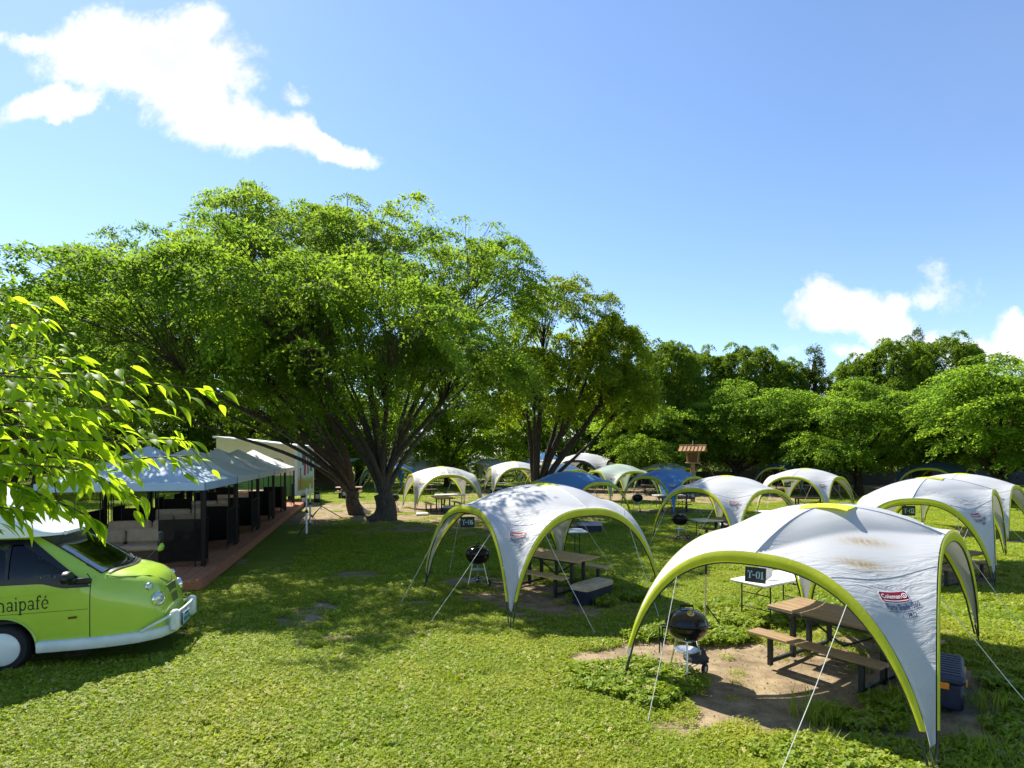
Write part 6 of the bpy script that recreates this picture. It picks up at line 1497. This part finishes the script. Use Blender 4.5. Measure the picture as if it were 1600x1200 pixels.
for (a, b_, c, d) in STEMS:
    A, B_, C_ = W(*a, d), W(*b_, d*(1+.03*g_.normal())), W(*c, d*(1+.03*g_.normal())); n = 12
    pt_ = bez(A, A*.4+B_*.6, B_*.5+C_*.5, C_, n); paths.append((pt_, np.linspace(.011 if a[0] < 0 else .006, .0022, n)))
    if a[0] < -200: paths.append((bez(hub, hub+np.array([.4, -.1, .25]), A-(B_-A)*.25, A, 8), np.linspace(.05, .012, 8)))
    nl = 80 if a[0] < 0 else 22
    for q in range(nl):
        t = (q+.5+g_.uniform(-.4, .4))/nl; t = .30+.70*t if a[0] < 0 else t; f = t*(n-1); i = min(int(f), n-2); p = pt_[i]+(pt_[i+1]-pt_[i])*(f-i); tg_ = pt_[i+1]-pt_[i]; tg_ /= np.linalg.norm(tg_)
        side = np.cross(tg_, [0, 0, 1]); side /= np.linalg.norm(side); s_ = 1 if q % 2 else -1
        off = g_.normal(0, .06, 3) if g_.random() < .5 else np.zeros(3)
        dirv = tg_*.75+side*s_*g_.uniform(.2, .9)+np.array([0, 0, g_.uniform(-.65, .05)]); dirv /= np.linalg.norm(dirv)
        leafP.append((p+off, dirv, g_.uniform(.065, .118)))
        if g_.random() < .45:
            e = p+off; paths.append((bez(p, p+off*.3, p+off*.7, e, 3), np.array([.002, .0017, .0014])))
Vb, Fb = tubes_np(paths[:2], 12); link('trunk', raw_mesh('trunk', Vb, Fb, [M['bark_dark']], sharp=None), ch)
Vb, Fb = tubes_np(paths[2:], 6); link('branches', raw_mesh('branches', Vb, Fb, [M['twig']], sharp=None), ch)
def near_leaf(curl, fold, wid):
    """one leaf, length 1 along x: folded along its midrib, tip drawn out"""
    xs_ = [0, .14, .30, .48, .66, .82, 1.0]; hw = [0, .55, .92, 1.0, .80, .40, 0.0]; V = []; F = []
    for x, h in zip(xs_, hw):
        zc_ = -curl*x*x; w_ = h*wid
        V += [(x, -w_, zc_+fold*w_), (x, 0, zc_), (x, w_, zc_+fold*w_)]
    for i in range(len(xs_)-1):
        a = i*3; F += [(a, a+3, a+4, a+1), (a+1, a+4, a+5, a+2)]
    V += [(-.16, 0, .03)]; F.append((len(V)-1, 0, 1))
    return V, F
LM = []
for q in range(6):
    V, F = near_leaf(.16+.08*q, .22+.1*(q % 3), .175+.015*(q % 3)); me = raw_mesh('leaf', V, F, [M['leaf_near']], sharp=None); at_ = me.attributes.new('tint', 'FLOAT', 'FACE'); at_.data.foreach_set('value', np.full(len(F), q/5, np.float32)); LM.append((me, V, F))
def leaf_matrix(p, d, L):
    d = Vector(d); up = Vector((g_.normal(0, .45), g_.normal(0, .45), 1)); y = up.cross(d).normalized(); z = d.cross(y); m_ = Matrix((d, y, z)).transposed().to_4x4(); return Matrix.Translation(Vector(p))@m_@Matrix.Scale(L, 4)
def pxof(p): x, y, z = p[0]+CH.x, p[1]+CH.y, p[2]; return (800+FPX*x/y, HOR+FPX*(CAM_H-z)/y)
g_.shuffle(leafP); single = 0; sV = []; sF = []; sT = []
order = sorted(leafP, key=lambda t: (0 if pxof(t[0])[0] > -10 else 1, t[0][1]))
for i, (p, d, L) in enumerate(order):
    m_ = leaf_matrix(p, d, L); me, V, F = LM[i % 6]
    if i < 298:
        o = bpy.data.objects.new('leaf', me); COL.objects.link(o); o.parent = ch; o.matrix_local = m_
    else:
        b0 = len(sV); sV += [tuple(m_@Vector(v)) for v in V]; sF += [tuple(k+b0 for k in f) for f in F]; sT += [(i % 6)/5]*len(F)
me = raw_mesh('leaves', sV, sF, [M['leaf_near']], sharp=None); at_ = me.attributes.new('tint', 'FLOAT', 'FACE'); at_.data.foreach_set('value', np.array(sT, np.float32)); o = link('leaves', me, ch); o['kind'] = 'stuff'
